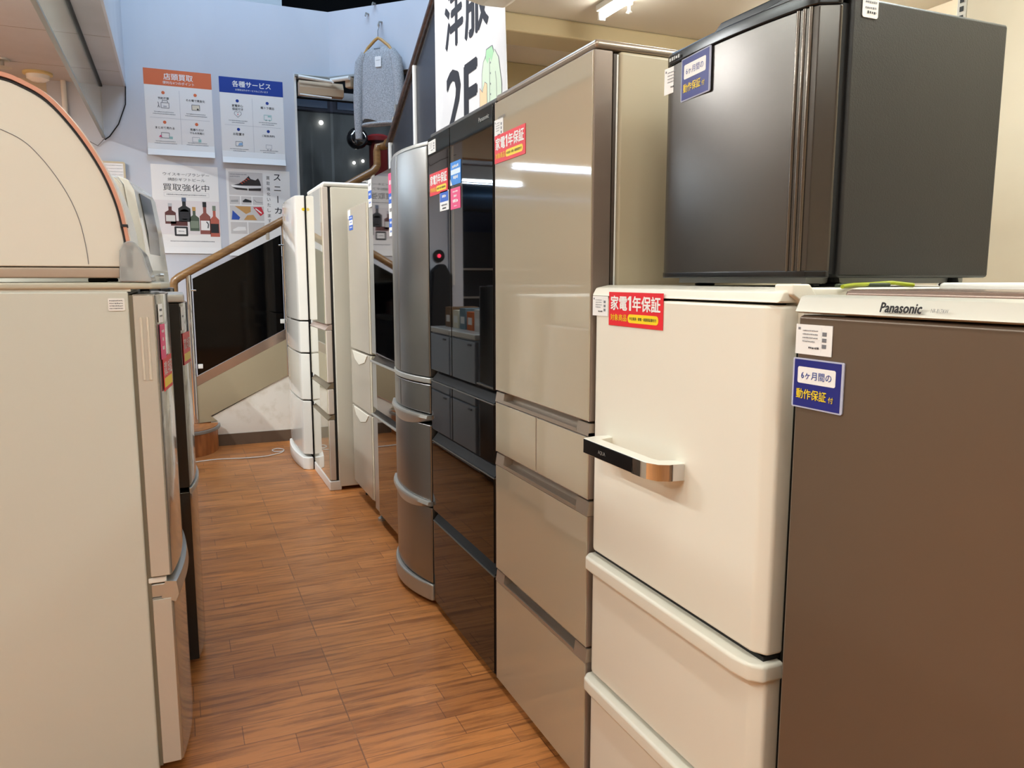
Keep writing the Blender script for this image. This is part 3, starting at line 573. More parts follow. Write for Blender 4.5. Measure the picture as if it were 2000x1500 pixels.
# ------------------------------------------------------------------ fridges
def arc_outline(xf, th, y0, y1, bow, s, n=24, cr=.0):
    """outline in x,y of a door whose front is at xf (bulging by bow towards s=-1 left / s=+1 right)"""
    P = []
    for i in range(n + 1):
        t = i / n; y = y0 + (y1 - y0) * t; d = bow * 4 * t * (1 - t)
        e = min(t, 1 - t) * (y1 - y0)
        if cr and e < cr: d -= cr - math.sqrt(max(0, cr * cr - (cr - e) ** 2))
        P.append((xf + s * d, y))
    return P + [(xf - s * th, y1), (xf - s * th, y0)]
def door(name, parent, xf, y0, y1, z0, z1, m, th=.05, bow=0., s=-1, r=.004, cr=0., full=None, edge=None):
    """full=(Y0,Y1): the door is the slice y0..y1 of one common bow"""
    mb = MB()
    if bow or cr:
        if full:
            A, B = full; n = 14; P = []
            for i in range(n + 1):
                y = y0 + (y1 - y0) * i / n; t = (y - A) / (B - A); P.append((xf + s * bow * 4 * t * (1 - t), y))
            P += [(xf - s * th, y1), (xf - s * th, y0)]
        else: P = arc_outline(xf, th, y0, y1, bow, s, cr=cr)
        mb.prism(P, 'z', z0, z1, m, r)
    elif edge:                       # glass sheet on a frame body
        mb.box(xf - s * th, xf - s * .003, y0, y1, z0, z1, edge, r); mb.box(xf - s * .004, xf, y0 + .004, y1 - .004, z0 + .004, z1 - .004, m, .001)
    else: mb.box(xf - s * th, xf, y0, y1, z0, z1, m, r)
    return mb.build(name, parent)
def fridge(xf, y0, y1, ztop, depth, side, label, s=-1, th=.055, cat='refrigerator', z0=FZ + .02, name='refrigerator', r=.008, gapm=gap):
    t = thing(name, (xf - s * depth / 2, (y0 + y1) / 2, FZ if z0 < .5 else z0 - .03), label, cat)
    mb = MB(); mb.box(xf - s * (th + .012), xf - s * depth, y0, y1, z0, ztop, side, r); mb.build('body', t)
    MB().box(xf - s * (th + .0), xf - s * (th + .014), y0 + .008, y1 - .008, z0 + .01, ztop - .006, gapm).build('door_seal', t)
    return t
def feet(t, xf, y0, y1, m=black_matt, s=-1, h=.032):
    for y in (y0 + .05, y1 - .05):
        MB().lathe([(.001, 0), (.018, 0), (.02, .006), (.014, .012), (.012, h + .01), (.001, h + .01)], (xf - s * .07, y, FZ), m, 14).build('foot', t)
UR = (0, -1, 0)     # u direction on faces looking towards -x (right row)
def stick(t, name, xf, y_left, y_right, z0, z1, n=(-1, 0, 0), u=UR, th=.0012):
    return Flat((xf, y_left, z0), u, (0, 0, 1), n, th), abs(y_left - y_right), z1 - z0
def price(t, xf, yl, yr, z0, z1, seed=1, th=.0012):
    f, W_, H_ = stick(t, 'p', xf, yl, yr, z0, z1, th=th); f.base(W_, H_, paper)
    for k in range(4): f.bars(W_ * .2, W_ * (.62 if k < 3 else .55), H_ * (.78 - k * .12), H_ * .045, ink_soft, seed + k)
    for k in range(3): f.rect(W_ * .74, H_ * (.25 + k * .2), W_ * .86, H_ * (.38 + k * .2), ink_soft)
    f.rect(W_ * .18, H_ * .5, W_ * .7, H_ * .505, ink_lt); f.rect(W_ * .72, H_ * .12, W_ * .724, H_ * .92, ink_lt)
    f.bars(W_ * .38, W_ * .66, H_ * .2, H_ * .07, ink, seed + 9); f.rect(W_ * .06, H_ * .82, W_ * .13, H_ * .9, ink_soft)
    return f.build('price_label', t)
def red_sign(t, xf, yl, yr, z0, z1, u=UR, n=(-1, 0, 0)):
    f, W_, H_ = stick(t, 'p', xf, yl, yr, z0, z1, u=u, n=n); f.base(W_, H_, red)
    f.text('家電', W_ * .205, H_ * .68, H_ * .42, paper, width=W_ * .32, bold=.022); f.text('年保証', W_ * .715, H_ * .68, H_ * .42, paper, width=W_ * .49, bold=.022)
    f.poly([(W_ * .405, H_ * .47), (W_ * .445, H_ * .47), (W_ * .445, H_ * .89), (W_ * .41, H_ * .89), (W_ * .375, H_ * .82), (W_ * .375, H_ * .76), (W_ * .405, H_ * .79)], paper, 2)
    f.text('対象商品', W_ * .2, H_ * .25, H_ * .2, yellow, width=W_ * .32, bold=.008)
    f.rect(W_ * .38, H_ * .12, W_ * .93, H_ * .37, yellow, 1, H_ * .11); f.text('中古家具・家電・楽器保証書付き', W_ * .655, H_ * .245, H_ * .09, ink, width=W_ * .48, bold=.008)
    return f.build('warranty_sign', t)
def blue_sign(t, xf, yl, yr, z0, z1):
    f, W_, H_ = stick(t, 'p', xf, yl, yr, z0, z1, th=.002); f.base(W_, H_, laminate, .003); f.rect(W_ * .035, H_ * .03, W_ * .96, H_ * .97, blue, 1)
    f.rect(W_ * .11, H_ * .50, W_ * .86, H_ * .83, paper, 2, H_ * .04); f.text('6ヶ月間の', W_ * .485, H_ * .665, H_ * .155, blue_dk, width=W_ * .60, l=3, bold=.004)
    f.text('動作保証', W_ * .40, H_ * .29, H_ * .20, yellow, width=W_ * .60, l=3, bold=.009); f.text('付', W_ * .79, H_ * .25, H_ * .12, yellow, l=3, bold=.008)
    return f.build('warranty_sign', t)
def strip_label(t, xf, yl, yr, z0, z1, bands, seed=1):
    """tall leaflet: bands of (height fraction, material, ink)"""
    f, W_, H_ = stick(t, 'p', xf, yl, yr, z0, z1); f.base(W_, H_, paper); z = H_
    for i, (fr, m, ik) in enumerate(bands):
        f.rect(0, z - fr * H_, W_, z, m, 1)
        f.bars(W_ * .2, W_ * .8, z - fr * H_ * .6, fr * H_ * .3, ik, seed + i, 2); z -= fr * H_
    return f.build('leaflet', t)
def lip(name, t, xf, y0, y1, z0, z1, m, s=-1, out=.0, back=.035, mb=None):
    """recessed finger grip above a drawer: slanting ledge"""
    mb = MB(); x = xf - s * out
    mb.prism([(xf - s * .052, z0), (xf + s * out, z0), (xf + s * out, z0 + .006), (xf - s * back, z1 - .004), (xf - s * .052, z1 - .004)] if s < 0 else [(xf - s * .052, z0), (xf + s * out, z0), (xf + s * out, z0 + .006), (xf - s * back, z1 - .004), (xf - s * .052, z1 - .004)], 'y', y0, y1, m)
    return mb.build(name, t)
X0 = .87
# --- F7 taupe glass refrigerator
t7 = fridge(X0, 1.556, 2.138, 1.765, .68, taupe_side, 'tall taupe glass-front refrigerator with a red sign, next to the black mirror-front one', gapm=mat('taupe_gap', '#54483f', .5))
MB().box(X0 + .004, X0 + .60, 1.556, 2.138, 1.765, 1.785, taupe_frame, .008).build('top_cover', t7)
y0, y1 = 1.558, 2.136
def glass_unit(nm, par, a, b, z0, z1):
    o = MB(); o.box(X0 + .003, X0 + .05, a, b, z0, z1, taupe_dark, .003); o.box(X0, X0 + .004, a + .003, b - .003, z0 + .002, z1 - .002, taupe_glass, .0008)
    o.tube([(X0 + .002, a + .002, z0 + .002), (X0 + .002, b - .002, z0 + .002)], .0015, pink_silver, 6); o.tube([(X0 + .002, b - .001, z0), (X0 + .002, b - .001, z1)], .0015, pink_silver, 6)
    return o.build(nm, par)
d7 = glass_unit('door', t7, y0, y1, .927, 1.763)
MB().box(X0 - .0, X0 + .05, y0, y1, .893, .900, taupe_frame).build('shelf_trim', t7)
def ledge(par, z0, z1, a=y0, b=y1):
    o = MB(); o.prism([(X0 - .001, z0), (X0 + .052, z0), (X0 + .052, z1), (X0 + .034, z1), (X0 + .030, z0 + .008), (X0 + .010, z0 + .003), (X0 - .001, z0 + .010)], 'y', a + .06, b - .06, taupe_frame, 0)
    o.prism([(X0 - .001, z0), (X0 + .052, z0), (X0 + .052, z1), (X0 + .004, z1)], 'y', a, a + .06, taupe_frame); o.prism([(X0 - .001, z0), (X0 + .052, z0), (X0 + .052, z1), (X0 + .004, z1)], 'y', b - .06, b, taupe_frame)
    return o.build('finger_grip', par)
dd = glass_unit('drawer', t7, 1.848, y1, .738, .891); dd2 = glass_unit('drawer', t7, y0, 1.846, .738, .891)
ledge(t7, .893, .922)
dd3 = glass_unit('drawer', t7, y0, y1, .366, .698); ledge(dd3, .698, .733)
dd4 = glass_unit('drawer', t7, y0, y1, .0, .326); ledge(dd4, .326, .361)
MB().box(X0 + .0585, X0 + .0615, 1.5550, 1.557, .01, 1.755, cool_white).build('gasket', t7)
f, W_, H_ = stick(t7, '', X0, 2.106, 2.056, 1.708, 1.72); f.text('HITACHI', W_ / 2, H_ / 2, .009, ink_soft, width=W_, bold=.008); f.build('lettering', d7)
price(t7, X0 - .0005, 2.134, 2.07, 1.655, 1.712, 3).parent = t7
red_sign(t7, X0 - .0006, 2.133, 1.918, 1.590, 1.668)
MB().box(X0 + .02, X0 + .06, 1.93, 2.08, FZ, -.002, cool_white, .006).build('base_cover', t7); MB().box(X0 + .02, X0 + .06, 1.60, 1.72, FZ, -.002, cool_white, .006).build('base_cover', t7)
feet(t7, X0 - .03, 1.57, 2.135, steel_trim)
# slight turn of the whole appliance
t7.rotation_euler.z = math.radians(0.)
# --- F6 black glass french-door
t6 = fridge(X0, 2.150, 2.785, 1.768, .68, mat('graphite_side', '#4c4a48', .4), 'tall black mirror-front refrigerator with red, blue and pink leaflets')
MB().box(X0 + .01, X0 + .60, 2.150, 2.785, 1.768, 1.782, mat('dark_grey_trim', '#5b5955', .35, metal=.3), .004).build('top_cover', t6)
def bdoor(nm, par, a, b, z0, z1, tr=True):
    o = MB(); o.box(X0 + .003, X0 + .05, a, b, z0, z1, black_plastic, .003); o.box(X0, X0 + .004, a + .002, b - .002, z0 + .001, z1 - .001, black_glass, .0006)
    if tr: o.box(X0 - .001, X0 + .01, a, b, z1 - .004, z1, MATS['dark_grey_trim'], .001)
    return o.build(nm, par)
dl = bdoor('door', t6, 2.541, 2.783, .921, 1.766, False); dr = bdoor('door', t6, 2.152, 2.538, .921, 1.766, False)
bdoor('drawer', t6, 2.541, 2.783, .692, .880); bdoor('drawer', t6, 2.152, 2.538, .692, .880); bdoor('drawer', t6, 2.152, 2.783, .372, .648); bdoor('drawer', t6, 2.152, 2.783, .002, .33)
for z0, z1 in ((.882, .919), (.650, .690), (.332, .370)):
    MB().prism([(X0 + .003, z0), (X0 + .052, z0), (X0 + .052, z1), (X0 + .035, z1)], 'y', 2.153, 2.782, mat('grip_black', '#060607', .5, spec=.2)).build('finger_grip', t6)
f, W_, H_ = stick(t6, '', X0, 2.262, 2.178, 1.728, 1.745); f.text('Panasonic', W_ / 2, H_ / 2, .013, steel_trim, width=W_, bold=.008); f.build('lettering', dr)
price(t6, X0 - .0005, 2.776, 2.69, 1.708, 1.752, 5); red_sign(t6, X0 - .0005, 2.762, 2.560, 1.558, 1.636)
f, W_, H_ = stick(t6, '', X0 - .0005, 2.529, 2.427, 1.571, 1.646); f.base(W_, H_, sky); f.bars(.02, .08, .055, .010, paper, 4); f.rect(.004, .034, .098, .05, mat('cloud_white', '#dcebf7', .5)); f.bars(.03, .075, .018, .012, paper, 6); f.poly([(.0, .0), (.02, .0), (.0, .022)], paper, 3); f.build('leaflet', t6)
f, W_, H_ = stick(t6, '', X0 - .0005, 2.531, 2.433, 1.492, 1.561); f.base(W_, H_, pink); f.bars(.025, .075, .054, .006, paper, 7); f.bars(.035, .065, .038, .010, paper, 3); f.bars(.025, .075, .02, .012, paper, 5); f.bars(.035, .065, .008, .004, paper, 8); f.build('leaflet', t6)
f, W_, H_ = stick(t6, '', X0 - .0005, 2.648, 2.551, 1.496, 1.562); f.base(W_, H_, paper); f.rect(.003, .03, .094, .062, mat('leaflet_blue', '#2a62c4', .5)); f.bars(.03, .07, .043, .01, paper, 5, 3); f.bars(.02, .08, .016, .006, ink_soft, 8); f.bars(.03, .07, .005, .006, ink, 9); f.build('leaflet', t6)
for y in (2.20, 2.74): MB().lathe([(.001, 0), (.02, 0), (.02, .012), (.001, .02)], (X0 + .045, y, FZ), black_matt, 14).build('foot', t6)
# --- F5 curved stainless
t5 = fridge(X0, 2.80, 3.31, 1.745, .66, mat('grey_steel_side', '#8d8d8a', .4), 'bow-fronted stainless steel refrigerator with curved handles beside the black mirror-front one')
FA, FB = 2.80, 3.31; BW = .045; MID = 3.06
MB().prism(arc_outline(X0 + .004, .5, FA, FB, BW * .9, -1), 'z', 1.747, 1.762, steel_trim, .003).build('top_cover', t5)
def sdoor(nm, a, b, z0, z1): return door(nm, t5, X0, a, b, z0, z1, steel, .05, BW, -1, .004, full=(FA, FB))
a1 = sdoor('door', MID + .003, FB - .002, .888, 1.745); a2 = sdoor('door', FA + .002, MID - .003, .888, 1.745)
sdoor('drawer', MID + .002, FB - .002, .745, .858); sdoor('drawer', FA + .002, MID - .002, .745, .858)
sdoor('drawer', FA + .002, FB - .002, .395, .70); sdoor('drawer', FA + .002, FB - .002, .062, .37)
def smile(z0, z1, out, m, nm='handle'):
    P = arc_outline(X0, .05, FA, FB, BW + out, -1); b_ = MB(); b_.prism(P, 'z', z0, z1, m, .004); return b_.build(nm, t5)
smile(.862, .884, .004, steel_trim, 'handle'); 
# curved grip deepening to the middle
def grip(zt, depth_):
    V = []; F = []; n = 24
    for i in range(n + 1):
        t = i / n; y = FA + .003 + (FB - FA - .006) * t; x = X0 - BW * 4 * t * (1 - t); k = 4 * t * (1 - t)
        V += [(x - .012, y, zt), (x - .016, y, zt - .012), (x - .002, y, zt - .018 - depth_ * k), (x + .03, y, zt - .018 - depth_ * k), (x + .03, y, zt)]
    for i in range(n):
        for j in range(5): F.append((i * 5 + j, i * 5 + (j + 1) % 5, (i + 1) * 5 + (j + 1) % 5, (i + 1) * 5 + j))
    F += [(0, 1, 2, 3, 4), tuple(n * 5 + j for j in (4, 3, 2, 1, 0))]
    return MB().raw(V, F, steel_trim).build('handle', t5)
grip(.738, .035); grip(.395, .03)
MB().prism(arc_outline(X0 - .005, .06, FA, FB, BW + .012, -1), 'z', FZ + .018, .058, steel_trim, .008).build('base_cover', t5)
f = Flat((X0 - .0005 - .0, 3.355, 1.44), (.0, -1, 0), (0, 0, 1), (-1, 0, 0)); 
strip_label(t5, X0 - .022, 3.275, 3.20, 1.44, 1.70, ((.32, pink, paper), (.16, MATS['leaflet_blue'], paper), (.24, paper, ink), (.14, MATS['leaflet_blue'], paper), (.14, paper, MATS['leaflet_blue'])), 3)
f, W_, H_ = stick(t5, '', X0 - .034, 2.90, 2.86, 1.66, 1.68); f.bars(0, .04, .0, .01, ink_soft, 3); 
MB().box(X0 + .02, X0 + .05, 2.85, 3.28, FZ, FZ + .02, black_matt).build('foot', t5)
# --- F4 dark mirror
t4 = fridge(.92, 3.335, 4.0, 1.765, .6, mat('grey_side', '#77736d', .4), 'narrow smoked-mirror refrigerator with deep black grips between the steel and the beige one')
def mdoor(nm, z0, z1):
    o = MB(); o.box(.925, .97, 3.337, 3.998, z0, z1, steel_trim, .006); o.box(.92, .926, 3.34, 3.885, z0 + .003, z1 - .003, mirror_glass, .0008); o.prism([(.921, 3.887), (.94, 3.997), (.955, 3.997), (.955, 3.887)], 'z', z0, z1, steel_trim); return o.build(nm, t4)
m1 = mdoor('door', .872, 1.762); mdoor('drawer', .585, .832); mdoor('drawer', .03, .548)
for z0, z1 in ((.834, .870), (.550, .583)): MB().prism([(.915, z0), (.972, z0), (.972, z1), (.95, z1), (.935, z0 + .008)], 'y', 3.34, 3.996, black_plastic).build('finger_grip', t4)
for z in (.834, .55): MB().box(.913, .925, 3.34, 3.996, z - .006, z + .004, steel_trim, .002).build('grip_edge', t4)
strip_label(t4, .921, 3.965, 3.895, 1.62, 1.755, ((.4, paper, ink_soft), (.3, MATS['leaflet_blue'], paper), (.3, paper, MATS['leaflet_blue'])), 4)
for y in (3.42, 3.96): MB().lathe([(.001, 0), (.022, 0), (.022, .015), (.001, .03)], (.95, y, FZ), steel_trim, 14).build('foot', t4)
# --- F3 beige
X3 = .93; t3 = fridge(X3, 4.055, 4.56, 1.662, .6, mat('champagne_side', '#c2b8a6', .4), 'shorter champagne beige three-door refrigerator standing before the ivory glass one')
bp3 = mat('champagne_satin', '#c6bdae', .25, metal=.3)
def cdoor(nm, z0, z1):
    o = MB(); o.box(X3 + .0, X3 + .05, 4.08, 4.558, z0, z1, bp3, .004); o.box(X3 + .004, X3 + .05, 4.057, 4.079, z0, z1, mat('bright_edge_trim', '#e8dfc8', .25, metal=.3), .004); return o.build(nm, t3)
cdoor('door', .858, 1.66); c1 = cdoor('drawer', .528, .848); c2 = cdoor('drawer', .05, .518)
for par, zt in ((c1, .846), (c2, .516)):
    MB().prism([(4.50, zt), (4.44, zt - .045), (4.33, zt - .07), (4.19, zt - .045), (4.12, zt)], 'x', X3 - .004, X3 + .02, mat('scoop_white', '#e2dccd', .35), .002).build('handle', par)
f, W_, H_ = stick(t3, '', X3 - .0005, 4.53, 4.46, 1.60, 1.65); f.base(W_, H_, paper, .008); f.build('price_label', t3)
strip_label(t3, X3 - .0005, 4.50, 4.40, 1.535, 1.615, ((.3, MATS['leaflet_blue'], paper), (.35, paper, MATS['leaflet_blue']), (.35, MATS['leaflet_blue'], paper)), 6)
feet(t3, X3, 4.07, 4.54)
# --- F2 ivory glass
X2 = .80; t2 = fridge(X2, 4.65, 5.23, 1.795, .62, white_side, 'white refrigerator with reflective ivory glass doors, second from the far end', th=.042)
MB().box(X2 + .01, X2 + .36, 4.65, 5.23, 1.796, 1.822, cool_white, .01).build('top_cover', t2)
def idoor(nm, z0, z1):
    o = MB(); o.box(X2 + .004, X2 + .040, 4.652, 5.228, z0, z1, mat('pearl_frame', '#dcd0c4', .3), .005); o.box(X2, X2 + .005, 4.66, 5.222, z0 + .003, z1 - .003, ivory_glass, .001); return o.build(nm, t2)
idoor('door', .992, 1.793); idoor('drawer', .64, .955); idoor('drawer', .445, .60); idoor('drawer', .035, .41)
for z0, z1 in ((.957, .99), (.602, .638), (.412, .443)): MB().prism([(X2 - .002, z0), (X2 + .040, z0), (X2 + .040, z1), (X2 + .03, z1)], 'y', 4.653, 5.227, pink_silver if z0 > .8 else mat('bronze_grip', '#8d7f68', .3, metal=.5)).build('finger_grip', t2)
MB().box(X2 - .002, X2 + .07, 4.65, 5.23, FZ, .03, cool_white, .006).build('base_cover', t2)
# --- F1 white
X1 = .74; t1 = fridge(X1, 5.247, 5.98, 1.80, .6, cool_white, 'glossy white rounded-front refrigerator at the far end of the row', th=.06)
for nm, z0, z1 in (('door', .988, 1.80), ('drawer', .772, .978), ('drawer', .452, .762), ('drawer', .075, .442)):
    dd_ = door(nm, t1, X1, 5.249, 5.978, z0, z1, white_gloss, .055, .012, -1, .004, cr=.05)
    if nm == 'drawer': MB().box(X1 - .006, X1 + .02, 5.68, 5.84, z1 - .04, z1 - .018, cool_white, .006).build('handle', dd_)
MB().prism(arc_outline(X1 - .005, .06, 5.243, 5.985, .03, -1, cr=.03), 'z', FZ, .055, cool_white, .006).build('base_cover', t1)
MB().lathe([(.001, 0), (.010, 0), (.010, .0015), (.001, .0015)], (X1 + .045, 5.243, 1.71), yellow, 20, 'y').build('energy_sticker', t1)

# --- F8 cream white three-door with bar handle
YA, YB = .955, 1.552; t8 = fridge(X0, YA, YB, 1.225, .64, white_side, 'cream white three-door refrigerator with a black and chrome bar handle', th=.05)
tc8 = MB(); tc8.prism([(X0 + .0, 1.222), (X0 + .01, 1.240), (X0 + .04, 1.246), (X0 + .62, 1.246), (X0 + .62, 1.222)], 'y', YA - .002, YB, white_paint, .004); tc8.build('top_cover', t8)
MB().prism([(X0 + .02, 1.252), (X0 + .055, 1.252), (X0 + .07, 1.235), (X0 + .07, 1.17), (X0 + .045, 1.17), (X0 + .045, 1.22), (X0 + .02, 1.235)], 'y', YA - .012, YA + .03, white_paint, .003).build('hinge_cover', t8)
def wdoor(nm, z0, z1): return door(nm, t8, X0, YA, YB, z0, z1, white_paint, .048, 0, -1, .006, cr=.014)
d8 = wdoor('door', .625, 1.218); e1 = wdoor('drawer', .318, .59); e2 = wdoor('drawer', FZ + .03, .28)
MB().box(X0 + .015, X0 + .05, YA + .01, YB - .01, .612, .62, gap).build('door_gap', t8)
def wlip(par, zt):
    b = MB(); P = [(X0 + .05, YB), (X0 + .0, YB), (X0 - .018, YB - .018), (X0 - .02, YB - .05), (X0 - .02, YA + .05), (X0 - .014, YA + .015), (X0 + .004, YA - .004), (X0 + .05, YA - .004)]
    b.prism(P, 'z', zt - .034, zt, white_paint, .007, seg=3); return b.build('handle', par)
wlip(e1, .612); wlip(e2, .308)
hb = MB(); hx = X0 - .062
P = [(X0 + .002, 1.472), (X0 - .03, 1.476), (hx, 1.468), (hx, 1.225), (hx + .012, 1.196), (hx + .03, 1.186), (X0 + .002, 1.182), (X0 + .002, 1.21), (X0 - .03, 1.222), (X0 - .034, 1.24), (X0 - .034, 1.44), (X0 + .002, 1.45)]
hb.prism(P, 'z', .878, .912, white_paint, .0015); H8 = hb.build('handle', d8)
MB().box(hx - .0015, hx + .003, 1.268, 1.467, .8795, .9105, black_plastic, .001).build('front_inlay', H8)
ch = MB(); ch.prism([(hx - .0018, 1.268), (hx - .0018, 1.224), (hx + .011, 1.1945), (hx + .03, 1.1845), (X0 - .002, 1.1805), (X0 - .002, 1.184), (hx + .03, 1.188), (hx + .013, 1.198), (hx + .001, 1.226), (hx + .001, 1.268)], 'z', .879, .911, chrome); ch.build('chrome_end', H8)
f = Flat((hx - .0015, 1.40, .888), UR, (0, 0, 1), (-1, 0, 0), .0003); f.text('AQUA', .015, .006, .009, steel_trim, width=.03, bold=.008); f.build('lettering', H8)
price(t8, X0 - .0005, 1.543, 1.476, 1.178, 1.222, 7); red_sign(t8, X0 - .0006, 1.471, 1.265, 1.160, 1.232)
feet(t8, X0, YA, YB)
# --- F9 brown
t9 = fridge(X0 - .0, .33, .905, 1.20, .62, mat('white_back_side', '#e2ddd2', .4), 'brown two-door refrigerator with a silver top strip at the right edge', th=.06)
yA, yB = .332, .908
d9 = MB(); d9.box(X0, X0 + .055, yA, yB, .42, 1.206, brown_door, .006); d9 = d9.build('door', t9)
MB().box(X0, X0 + .055, yA, yB, FZ + .03, .40, brown_door, .006).build('door', t9)
MB().prism([(X0 - .006, 1.211), (X0 + .002, 1.2085), (X0 + .056, 1.209), (X0 + .056, 1.236), (X0 + .012, 1.2355), (X0 + .004, 1.233)], 'y', yA, yB + .001, silver_strip, .001).build('top_trim', d9)
MB().box(X0 + .058, X0 + .36, yA, yB - .03, 1.20, 1.2445, mat('mauve_brown_top', '#8a7468', .25, metal=.4), .008).build('top_panel', t9)
MB().box(X0 + .30, X0 + .62, yA, yB, 1.20, 1.254, cool_white, .006).build('rear_cover', t9)
f = Flat((X0 - .0065, .752, 1.216), UR, (0, 0, 1), (-1, 0, 0), .0004); f.text('Panasonic', .030, .0065, .0125, ink, width=.062, shear=.25, bold=.03); f.text('NR-B17AW', .087, .0045, .005, ink_soft, width=.024, shear=.2); f.build('lettering', d9)
price(t9, X0 - .0005, .909, .838, 1.147, 1.192, 8); blue_sign(t9, X0 - .0005, .911, .812, 1.065, 1.141)
feet(t9, X0, yA, yB)
# --- mini fridge on top
XM = .955; ym0, ym1 = .98, 1.425
tm = thing('mini_refrigerator', (1.2, 1.2, 1.246), 'small black and dark steel refrigerator standing on the cream white one', 'refrigerator')
MB().box(1.02, 1.395, ym0, ym1, 1.262, 1.712, black_steel, .006).build('body', tm)
MB().box(1.002, 1.02, ym0 + .008, ym1 - .008, 1.268, 1.70, black_matt).build('door_seal', tm)
dm = MB(); Pm = []
for i in range(29):
    tt = i / 28; y = ym0 + (ym1 - ym0) * tt; d_ = .018 * 4 * tt * (1 - tt); e = min(tt, 1 - tt) * (ym1 - ym0)
    if e < .03: d_ -= .03 - math.sqrt(max(0, .0009 - (.03 - e) ** 2))
    Pm.append((XM + .010 - d_, y))
Pm += [(1.001, ym1), (1.001, ym0)]
dm.prism(Pm, 'z', 1.272, 1.694, dark_steel, .002); dm = dm.build('door', tm)
for k in range(3): MB().tube([(XM + .006 - .0018 * k, ym0 + .028 + .012 * k, 1.273), (XM + .006 - .0018 * k, ym0 + .028 + .012 * k, 1.693)], .0035, mat('dark_chrome', '#7c746c', .15, metal=.9), 8).build('edge_rib', dm)
MB().prism([(a - (.002 if a < .999 else 0), b) for a, b in Pm], 'z', 1.262, 1.274, black_plastic, .002).build('bottom_trim', dm)
MB().prism([(a - (.003 if a < .999 else 0), b) for a, b in Pm], 'z', 1.694, 1.716, black_plastic, .003).build('handle_trim', dm)
tt_ = MB(); tt_.prism([(ym0 - .0, 1.712), (ym1 - .14, 1.712), (ym1 - .145, 1.716), (ym1 - .18, 1.738), (ym0, 1.738)], 'x', XM + .012, 1.03, black_plastic, .003); tt_.build('worktop', tm)
MB().box(XM + .02, XM + .06, ym1 - .10, ym1 - .01, 1.716, 1.728, black_plastic, .003).build('hinge_cover', tm)
MB().box(.99, 1.38, ym0 + .04, ym1 - .04, 1.252, 1.262, mat('underside_grey', '#9a9c9a', .4, metal=.4)).build('base_plate', tm)
for x, y in ((1.05, ym0 + .04), (1.05, ym1 - .05), (1.35, ym0 + .04), (1.35, ym1 - .05)):
    MB().lathe([(.001, 1.2465), (.02, 1.2465), (.022, 1.25), (.012, 1.254), (.010, 1.263), (.001, 1.263)], (x, y, 0), black_matt, 14).build('foot', tm)
price(tm, XM + .0045, 1.413, 1.352, 1.640, 1.692, 4, .001)
f = Flat((XM + .003, 1.349, 1.610), UR, (0, 0, 1), (-1, 0, 0), .001)
def bs(f, W_, H_):
    f.base(W_, H_, laminate, .003); f.rect(W_ * .035, H_ * .03, W_ * .96, H_ * .97, blue, 1); f.rect(W_ * .11, H_ * .50, W_ * .86, H_ * .83, paper, 2, H_ * .04)
    f.text('6ヶ月間の', W_ * .485, H_ * .665, H_ * .155, blue_dk, width=W_ * .60, l=3); f.text('動作保証', W_ * .40, H_ * .29, H_ * .20, yellow, width=W_ * .60, l=3, bold=.009); f.text('付', W_ * .79, H_ * .25, H_ * .12, yellow, l=3, bold=.008)
f = Flat((XM + .0005, 1.347, 1.612), (-.1, -.99, 0), (0, 0, 1), (-.99, .1, 0), .002); bs(f, .108, .083); f.build('warranty_sign', tm)
f = Flat((XM - .001, 1.388, 1.697), (-.12, -.99, 0), (0, 0, 1), (-.99, .12, 0), .001); f.bars(0, .045, .002, .008, steel_trim, 5); f.build('lettering', dm)
f = Flat((1.040, ym0 - .0005, 1.680), (1, 0, 0), (0, 0, 1), (0, -1, 0)); f.base(.034, .05, paper, .004)
for k in range(4): f.bars(.005, .03, .04 - k * .009, .004, ink_soft, k)
f.bars(.01, .03, .006, .005, ink, 7); f.build('price_label', tm)
yc = MB(); yc.tube([(.99, .94, 1.2475), (1.03, .955, 1.250), (1.08, .968, 1.251), (1.13, .965, 1.2535), (1.17, .955, 1.2495)], .0035, mat('yellow_green_cord', '#9ba51c', .4), 8); yc.tube([(1.0, .962, 1.2485), (1.06, .968, 1.250), (1.12, .962, 1.250)], .0035, mat('dark_green_cord', '#22301a', .4), 8)
tag(yc.build('power_cord'), 'yellow green power cord tucked under the small black refrigerator', 'cord')

# ------------------------------------------------------------------ left row
# L1 beige refrigerator, seen from the side
XL = -.053
tl = thing('refrigerator', (-.4, 2.3, FZ), 'beige refrigerator with a bow front and pink and red stickers at the left edge', 'refrigerator')
MB().box(-.74, -.106, 2.03, 2.575, FZ + .02, 1.231, beige_side, .005).build('body', tl)
MB().prism([(-.74, 2.028), (-.112, 2.028), (-.055, 2.032), (-.035, 2.06), (-.02, 2.2), (-.016, 2.30), (-.02, 2.4), (-.035, 2.54), (-.055, 2.577), (-.74, 2.577)], 'z', 1.236, 1.252, mat('top_cap_grey', '#bfbaa9', .35), .005).build('top_cover', tl)
MB().box(-.74, -.10, 2.033, 2.57, 1.2305, 1.2365, beige_side).build('top_rim', tl)
MB().box(-.107, -.097, 2.035, 2.568, .02, 1.222, mat('seal_taupe', '#77705f', .6)).build('door_seal', tl)
def ldoor(nm, z0, z1):
    P = [(-.098, 2.032), (-.066, 2.030), (-.052, 2.034)]
    for i in range(21): u_ = i / 20; P.append((-.048 + .026 * 4 * u_ * (1 - u_), 2.04 + .53 * u_))
    P += [(-.06, 2.575), (-.098, 2.575)]
    return MB().prism(P, 'z', z0, z1, beige_door, .003).build(nm, tl)
D1 = ldoor('door', .525, 1.224); D2 = ldoor('door', .025, .470)
for par, a, b in ((D1, .528, 1.22), (D2, .028, .467)):
    MB().box(-.096, -.054, 2.0275, 2.031, a, b, beige_brush, .001).build('side_panel', par)
